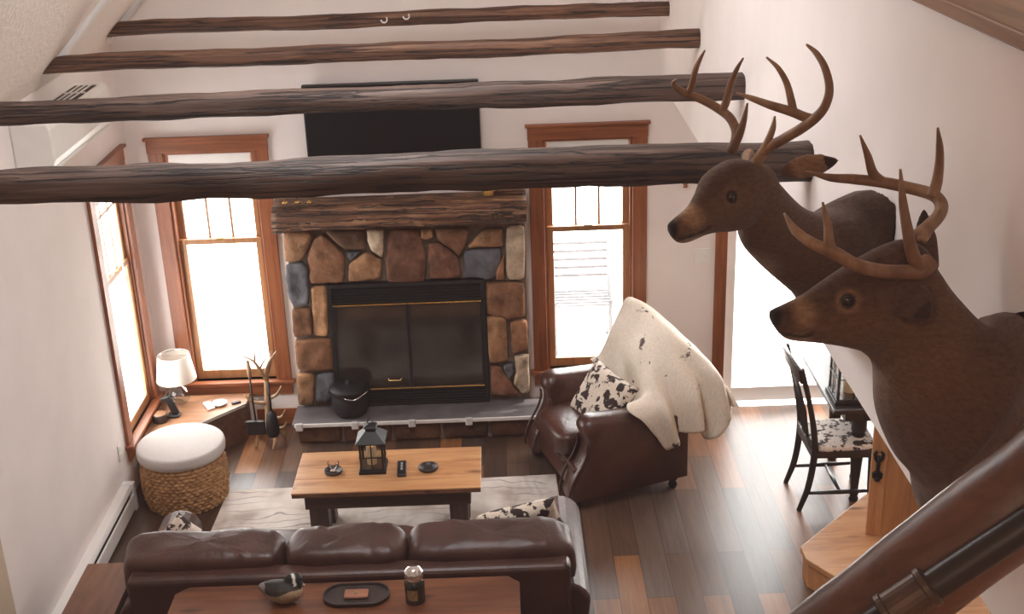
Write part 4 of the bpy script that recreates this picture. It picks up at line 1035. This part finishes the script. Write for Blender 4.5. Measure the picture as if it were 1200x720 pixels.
for pts, r in (([(0, -.08), (0, 0), (0, .07)], .012), ([(0, .02), (-.02, .05), (-.025, .085), (-.012, .10)], .009), ([(0, .02), (.02, .05), (.025, .085), (.012, .10)], .009), ([(0, -.03), (-.022, -.05), (-.02, -.08)], .010), ([(0, -.03), (.022, -.05), (.02, -.08)], .010)):
    im.tube([io(*p_) for p_ in pts], r, 8)
im.ball(io(0, -.085), .02, 12, 8)
single('iron_ornament', im, M['iron'], 'black wrought-iron scroll plate fixed on the pine newel', 'ornament', loc=base, smooth=True)
q2 = [at(u, v, 'z', .55) for u, v in ((1112, 712), (1148, 697), (1180, 745), (1120, 760))]
s2 = thing('stair_step', 'pale pine upper stair step seen under the log rail at the lower right', 'step', ((q2[0]+q2[2])/2).to_2d().to_3d())
part('tread', MB().prism([(p.x, p.y) for p in q2], .515, .55), M['pine'], s2, bevel=.005)
part('riser', MB().prism([(p.x+.01, p.y) for p in q2], 0, .515), M['pinez'], s2)

# ------------------------------------------------------------------ log stair rail with iron pipe
LYY = -7.40
c0 = at(1010, 728, 'y', LYY); c1 = at(1200, 583, 'y', LYY)
dirn = (c1-c0).normalized()
A = c0-dirn*.62; B = c1+dirn*.55
mb = log_mesh(A, B, .066, .068, 21, n=20, steps=50, jit=.07, wob=.006)
single('log_stair_rail', mb, M['lograil'], 'thick varnished log rail slanting across the lower right corner', 'rail', loc=A, smooth=True)
pw = thing('iron_pipe_rail', 'black iron pipe handrail fixed along the slanting log rail', 'handrail', c0)
sh = V((0, -.075, 0))
p0_, p1_ = at(1050, 716, 'y', LYY-.075), at(1200, 617, 'y', LYY-.075)
pd = (p1_-p0_).normalized()
part('pipe', MB().tube([p0_-pd*.45, p0_, p1_, p1_+pd*.5], .0205, 20), M['pipe'], pw, smooth=True)
cp = at(1066, 702, 'y', LYY-.075)
part('coupling', MB().tube([cp-pd*.040, cp-pd*.037, cp-pd*.03, cp-pd*.028, cp+pd*.022, cp+pd*.024, cp+pd*.031, cp+pd*.034], [.0225, .028, .028, .0255, .0255, .028, .028, .0225], 24), M['fitting'], pw, smooth=False)

# ------------------------------------------------------------------ deer
def silhouette_loft(rows, n=22):
    """rows: (top point, bottom point, half width); elliptical rings whose top and bottom are those points"""
    cs_ = [(a+b)/2 for a, b, w in rows]; rs = []
    for k, (a, b, w) in enumerate(rows):
        t = (cs_[min(k+1, len(cs_)-1)]-cs_[max(k-1, 0)]).normalized()
        u = (a-b)/2; s = t.cross(u).normalized()
        rs.append([cs_[k]+u*math.sin(2*PI*i/n)+s*w*math.cos(2*PI*i/n) for i in range(n)])
    return rs
def densify(rows, m=4):
    A = catmull([r[0] for r in rows], m); Bq = catmull([r[1] for r in rows], m); W = lerp_list([r[2] for r in rows], len(A))
    return list(zip(A, Bq, W))
def antler_mesh(lines, y0):
    m = MB()
    for pts, r in lines:
        P = catmull([at(u, v, 'y', y0+o) for u, v, o in pts], 7)
        m.tube(P, lerp_list(r, len(P)), 12, jitter=.07, seed=2)
    return m
def ear_mesh(base, tip, side, w):
    ax = tip-base; L = ax.length; ax.normalize(); sd_ = (side-ax*side.dot(ax)).normalized(); nn = ax.cross(sd_)
    rs = []
    for t, f in ((0, .42), (.12, .7), (.3, .95), (.5, 1), (.7, .82), (.88, .45), (1, .08)):
        r = []
        for i in range(16):
            a = 2*PI*i/16; x = math.cos(a)*w*f; th = .009+.004*f
            r.append(base+ax*L*t+sd_*x+nn*(math.sin(a)*th - .35*abs(x)**1.3*3*w + .012*f))
        rs.append(r)
    return rs
def deer(name, label, head, neck, wall, ears, eye_px, antlers, y0, hl, back, earc, ring, mouth_px):
    yy = lambda y, k: y[k] if hasattr(y, '__len__') else y
    rows = [(at(*a, 'y', y), at(*b_, 'y', y), w) for a, b_, y, w in head]
    nrow = [(at(*a, 'y', yy(y, 0)), at(*b_, 'y', yy(y, 1)), w) for a, b_, y, w in neck]+[(at(*wall[0], 'x', XW-.004), at(*wall[1], 'x', XW-.004), wall[2])]
    m = MB().rings(silhouette_loft(densify(rows))); m.rings(silhouette_loft(densify(nrow)))
    earpts = []
    for bs, tp, sd_, w in ears:
        m.rings(ear_mesh(bs, tp, sd_, w)); earpts.append((bs, tp))
    body = remeshed(m, .006, 6)
    for p in body.v: p.x = min(p.x, XW-.0012)
    nose = (rows[0][0]+rows[0][1])/2; chin = rows[2][1]; muz = (rows[3][0]+rows[3][1])/2
    bvh = BVHTree.FromPolygons([tuple(p) for p in body.v], body.f)
    hit, nrm_, _, _ = bvh.ray_cast(CAM, ray(*eye_px).normalized())
    ctr = (rows[5][0]+rows[5][1])/2
    axis = (rows[8][0]+rows[8][1]-rows[1][0]-rows[1][1]).normalized()
    upv = (rows[5][0]-rows[5][1]).normalized(); sv = axis.cross(upv).normalized()
    far = hit-sv*2*(hit-ctr).dot(sv)
    far = bvh.ray_cast(ctr+upv*.02, V((.05, 1, .15)).normalized())[0] or far
    mouth = [bvh.ray_cast(CAM, ray(*q_).normalized())[0] for q_ in mouth_px]
    mouth = [q_ for q_ in mouth if q_]
    base = (.115, .062, .039); dark = (.046, .024, .015); lite = (.36, .22, .13)
    throat0, throat1 = (rows[6][1], nrow[2][1])
    def col(p, i):
        c = base
        nb = noise.noise(p*9)
        up_ = max(0, min(1, .5+.5*(p-ctr).dot(upv)/.08))
        hd_ = 1-sstep(.22, .30, (p-ctr).length)
        c = mixv(c, dark, .55*hd_*sstep(.6, 1.0, up_)+.15*nb)
        c = mixv(c, hl, .6*hd_*(1-sstep(.3, .75, up_)))
        c = mixv(c, lite, .8*(1-sstep(.025, .05, (p-muz-(rows[2][0]-muz)*.35).length)))
        c = mixv(c, (.5, .38, .28), .55*(1-sstep(.02, .05, (p-chin).length)))
        for e in (hit, far):
            dd = (p-e).length
            c = mixv(c, lite, ring*(1-sstep(.018, .036, dd))); c = mixv(c, (.02, .012, .01), 1-sstep(.014, .021, dd))
        c = mixv(c, (.012, .009, .009), 1-sstep(.022, .032, (p-nose).length))
        for q_, f in ((throat1, .10),):
            c = mixv(c, (.40, .31, .25), .55*(1-sstep(.02, f, (p-q_).length)))
        for bs, tp in earpts:
            tt = (p-bs).dot((tp-bs).normalized())/(tp-bs).length
            dist = ((p-bs)-(tp-bs)*tt).length
            if .12 < tt < 1.1 and dist < .05:
                c = mixv(c, earc if tt < .78 else (.02, .012, .01), .8*sstep(.12, .3, tt))
        for q0, q1 in zip(mouth, mouth[1:]):
            h_ = max(0, min(1, (p-q0).dot(q1-q0)/max(1e-9, (q1-q0).length_squared)))
            c = mixv(c, (.015, .01, .009), .85*(1-sstep(.003, .007, (p-q0.lerp(q1, h_)).length)))
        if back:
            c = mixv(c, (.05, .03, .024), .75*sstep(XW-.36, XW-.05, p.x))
        return tuple(max(.004, x) for x in c)
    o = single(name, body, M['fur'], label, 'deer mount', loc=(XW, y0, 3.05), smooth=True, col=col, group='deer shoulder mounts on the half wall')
    r0 = ROOT[o.name]
    for e, nme in ((hit, 1), (far, -1)):
        inward = sv*((e-ctr).dot(sv)); inward.normalize()
        part('eye', MB().ball(e-inward*.008, .014, 16, 10), M['eye'], o, smooth=True, label='dark glass eye')
    for L in antlers: part('antler', antler_mesh(L, y0), M['antler'], o, smooth=True, label='polished brown antler')
    # seam of the nostril and mouth
    return o
S1 = V((.3, -.95, 0))
d1_head = [((782,263),(785,276),-5.69,.016), ((787,259),(794,285),-5.685,.025), ((795,252),(808,284),-5.67,.029), ((808,240),(826,276),-5.65,.033), ((819,222),(842,273),-5.62,.042), ((826,206),(858,272),-5.59,.056), ((840,194),(872,268),-5.56,.064), ((858,186),(888,258),-5.53,.064), ((880,188),(900,250),-5.50,.058), ((900,194),(908,240),-5.48,.042)]
d1_neck = [((880,192),(868,262),-5.53,.05), ((905,207),(872,288),-5.5,.075), ((925,228),(885,305),-5.46,.085), ((942,243),(903,322),-5.42,.095), ((964,251),(930,345),-5.38,.115), ((997,243),(955,368),-5.32,.15)]
e1b, e1t = at(915, 204, 'y', -5.56), at(983, 188, 'y', -5.66)
e1f, e1ft = at(880, 192, 'y', -5.43), at(868, 182, 'y', -5.30)
A1R = [([(885,192,.0),(897,176,-.02),(918,163,-.06),(940,150,-.10),(958,136,-.13),(968,122,-.14),(972,103,-.14),(967,80,-.12),(957,63,-.09),(945,52,-.07)], [.017,.0145,.0135,.0135,.013,.012,.011,.010,.008,.0035]),
       ([(958,140,-.12),(943,137,-.10),(928,131,-.08),(902,123,-.05),(880,115,-.02),(863,109,.0)], [.011,.013,.013,.011,.008,.0025]),
       ([(930,133,-.08),(927,117,-.07),(922,98,-.05),(912,80,-.03),(898,67,-.01)], [.012,.011,.009,.007,.0025]),
       ([(893,180,-.02),(901,163,-.03),(906,149,-.03),(908,136,-.02)], [.012,.010,.008,.0025])]
A1L = [([(857,180,.07),(862,165,.08),(862,152,.10),(855,138,.13),(841,127,.16),(823,117,.18),(805,110,.18),(793,103,.16),(789,97,.15),(793,93,.14)], [.016,.014,.013,.013,.0125,.012,.011,.009,.006,.0025]),
       ([(806,110,.18),(811,100,.17),(815,82,.15),(820,70,.13),(826,59,.12)], [.010,.010,.008,.006,.0025]),
       ([(846,130,.15),(851,119,.14),(857,96,.12),(864,80,.10),(871,68,.09)], [.011,.011,.009,.006,.0025]),
       ([(856,178,.06),(866,158,.05),(872,140,.04),(876,121,.03)], [.015,.012,.008,.0025])]
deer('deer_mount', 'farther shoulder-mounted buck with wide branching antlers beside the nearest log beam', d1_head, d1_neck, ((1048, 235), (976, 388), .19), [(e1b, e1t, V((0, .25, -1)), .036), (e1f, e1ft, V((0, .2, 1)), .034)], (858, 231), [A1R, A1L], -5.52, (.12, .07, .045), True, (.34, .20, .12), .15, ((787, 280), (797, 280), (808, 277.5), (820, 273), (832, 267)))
d2_head = [((902,364),(904,378),-6.24,.016), ((909,361),(916,395),-6.235,.027), ((922,355),(930,400),-6.23,.031), ((942,345),(955,402),-6.22,.036), ((962,331),(985,406),-6.21,.047), ((985,316),(1012,412),-6.20,.060), ((1010,301),(1035,415),-6.19,.068), ((1035,288),(1058,405),-6.18,.068), ((1062,280),(1078,385),-6.17,.060), ((1085,290),(1090,360),-6.16,.045)]
d2_neck = [((1080,288),(1002,408),-6.18,.06), ((1104,322),(1019,420),(-6.20,-6.16),.085), ((1120,350),(1024,444),(-6.23,-6.13),.10), ((1148,393),(1036,477),(-6.30,-6.10),.14), ((1172,417),(1051,496),(-6.36,-6.04),.18), ((1215,412),(1070,524),(-6.44,-5.95),.205)]
e2b, e2t = at(1060, 345, 'y', -6.22), at(1090, 372, 'y', -6.315)
e2f, e2ft = at(1093, 330, 'y', -6.13), at(1083, 244, 'y', -6.05)
A2N = [([(1080,318,-.07),(1067,319,-.09),(1035,318,-.13),(1004,311,-.16),(979,297,-.17),(952,285,-.16),(932,270,-.13),(919,250,-.09)], [.020,.0165,.0155,.015,.0145,.012,.010,.0025]),
       ([(978,298,-.165),(972,286,-.165),(970,264,-.15),(964,237,-.13)], [.011,.0115,.009,.0025]),
       ([(1076,313,-.08),(1069,297,-.09),(1063,268,-.09),(1058,236,-.08),(1055,198,-.06)], [.017,.0145,.012,.009,.0025]),
       ([(1090,306,-.05),(1082,314,-.06),(1076,318,-.07)], [.021,.023,.018])]
A2F = [([(1076,278,.0),(1088,266,.03),(1100,253,.07),(1103,240,.10),(1092,228,.13),(1063,220,.17),(1035,214,.19),(1000,210,.20),(972,208,.18),(944,201,.15)], [.019,.016,.015,.015,.015,.0145,.0135,.012,.009,.0025]),
       ([(1035,214,.19),(1023,203,.19),(1017,183,.17),(1008,159,.15)], [.012,.012,.009,.0025]),
       ([(1093,230,.12),(1098,213,.12),(1101,190,.11),(1101,170,.10),(1099,150,.09)], [.014,.0125,.010,.008,.0025]),
       ([(1080,282,-.01),(1090,268,.02),(1102,246,.05)], [.012,.010,.004])]
deer('deer_mount', 'nearer shoulder-mounted buck with sweeping pale antlers at the right of the view', d2_head, d2_neck, ((1262, 400), (1088, 556), .225), [(e2b, e2t, V((.6, 0, .6)), .046), (e2f, e2ft, V((.9, .2, 0)), .034)], (994, 353), [A2N, A2F], -6.19, (.155, .09, .056), False, (.085, .048, .034), .42, ((906, 383), (914, 389), (926, 393), (938, 395), (950, 393)))

# small hanging ornament on the back wall beyond the nearest beam
p = at(803, 212, 'y', -.02)
t = thing('hanging_ornament', 'small brown wooden ornament hanging on the back wall under the nearest beam', 'ornament', p)
part('cord', MB().tube([p+V((-.02, 0, .10)), p+V((-.01, 0, .03))], .004, 6), M['clay'], t)
part('pendant', MB().rings([[p+V((x*s, -.012+y, z)) for x, y in ((-1, 0), (0, -.012), (1, 0), (0, .012))] for s, z in ((.008, .04), (.025, .02), (.03, -.01), (.012, -.03), (.02, -.045), (.003, -.05))]), M['clay'], t)

# ------------------------------------------------------------------ outside
pc = thing('patio_chair', 'pale folding patio chair outside the right-hand window', 'patio chair', (3.35, 1.6, -.12))
for s in (-.25, .25):
    part('side_frame', MB().tube([(s, -.25, 0), (s, .2, .95)], .018, 8).tube([(s, .25, 0), (s, -.2, .5)], .018, 8), M['patio'], pc, world=False, smooth=True)
sm_ = MB(); bm_ = MB()
for i in range(6): sm_.box((-.25, -.21+.07*i, .455), (.25, -.18+.07*i, .47))
for i in range(5): bm_.box((-.25, .10+.018*i, .62+.07*i), (.25, .112+.018*i, .645+.07*i))
part('seat', sm_, M['patio'], pc, world=False)
part('backrest', bm_, M['patio'], pc, world=False)

# ------------------------------------------------------------------ light
w = bpy.data.worlds.new('sky'); scene.world = w; w.use_nodes = True
bg = w.node_tree.nodes['Background']; bg.inputs['Color'].default_value = (1, .985, .96, 1); bg.inputs['Strength'].default_value = 13
def light(kind, name, loc, energy, color=(1, 1, 1), size=1, size_y=None, rot=None, target=None, **kw):
    l = bpy.data.lights.new(name, kind); l.energy = energy; l.color = color
    if kind == 'AREA':
        l.size = size
        if size_y: l.shape = 'RECTANGLE'; l.size_y = size_y
    o = bpy.data.objects.new(name, l); COL.objects.link(o); o.location = loc
    if target is not None: o.rotation_euler = (V(target)-V(loc)).to_track_quat('-Z', 'Y').to_euler()
    for k, v in kw.items(): setattr(l, k, v)
    return o
for nm, loc, tg, a, b_ in (('portal_left', (-.2, (LY0+LY1)/2, 1.3), (1, (LY0+LY1)/2, 1.3), .66, 1.82), ('portal_back_left', (W2+WIN/2, .2, 1.3), (W2+WIN/2, -1, 1.3), .66, 1.82), ('portal_back_right', (W3+WIN/2, .2, 1.3), (W3+WIN/2, -1, 1.3), .66, 1.82), ('portal_door', ((DX0+DX1)/2, .2, 1.05), ((DX0+DX1)/2, -1, 1.05), 1.76, 2.1)):
    o = light('AREA', nm, loc, 1, size=a, size_y=b_, target=tg); o.data.cycles.is_portal = True
sun = light('SUN', 'sun', (6, 6, 6), 7, (1, .93, .82), target=(6-1.0, 6-.5, 6-2.0)); sun.data.angle = .02
light('AREA', 'skylight', (1.8, -3.8, 4.75), 135, (.95, .97, 1), size=1.2, size_y=2.4, target=(1.9, -3.2, 0))
light('AREA', 'loft_fill', (3.0, -9.9, 5.1), 26, (1, .76, .56), size=1.6, size_y=1.6, target=(2.0, -2, 1.2))  # added weak warm fill from behind the viewpoint, not a fixture of the loft
light('AREA', 'ceiling_fill', (5.6, -3.2, 4.3), 70, (1, .84, .70), size=1.2, size_y=1.2, target=(0.6, -2.4, 3.6))  # added warm fill to brighten the left ceiling slope; no fixture hangs here

scene.view_settings.view_transform = 'Standard'
scene.view_settings.look = 'None'
scene.view_settings.exposure = 0
cy = scene.cycles
cy.max_bounces = 8; cy.diffuse_bounces = 5; cy.glossy_bounces = 4; cy.transparent_max_bounces = 12; cy.transmission_bounces = 6
cy.caustics_reflective = False; cy.caustics_refractive = False; cy.sample_clamp_indirect = 6
# photographic response: lifted blacks, soft shoulder, warm shadows
vs = scene.view_settings; vs.use_curve_mapping = True
cm = vs.curve_mapping
for k, lift in ((0, .0125), (1, .0085), (2, .0080)):
    c = cm.curves[k]; c.points[0].location = (0, lift); c.points[1].location = (1, 1)
cm.update()
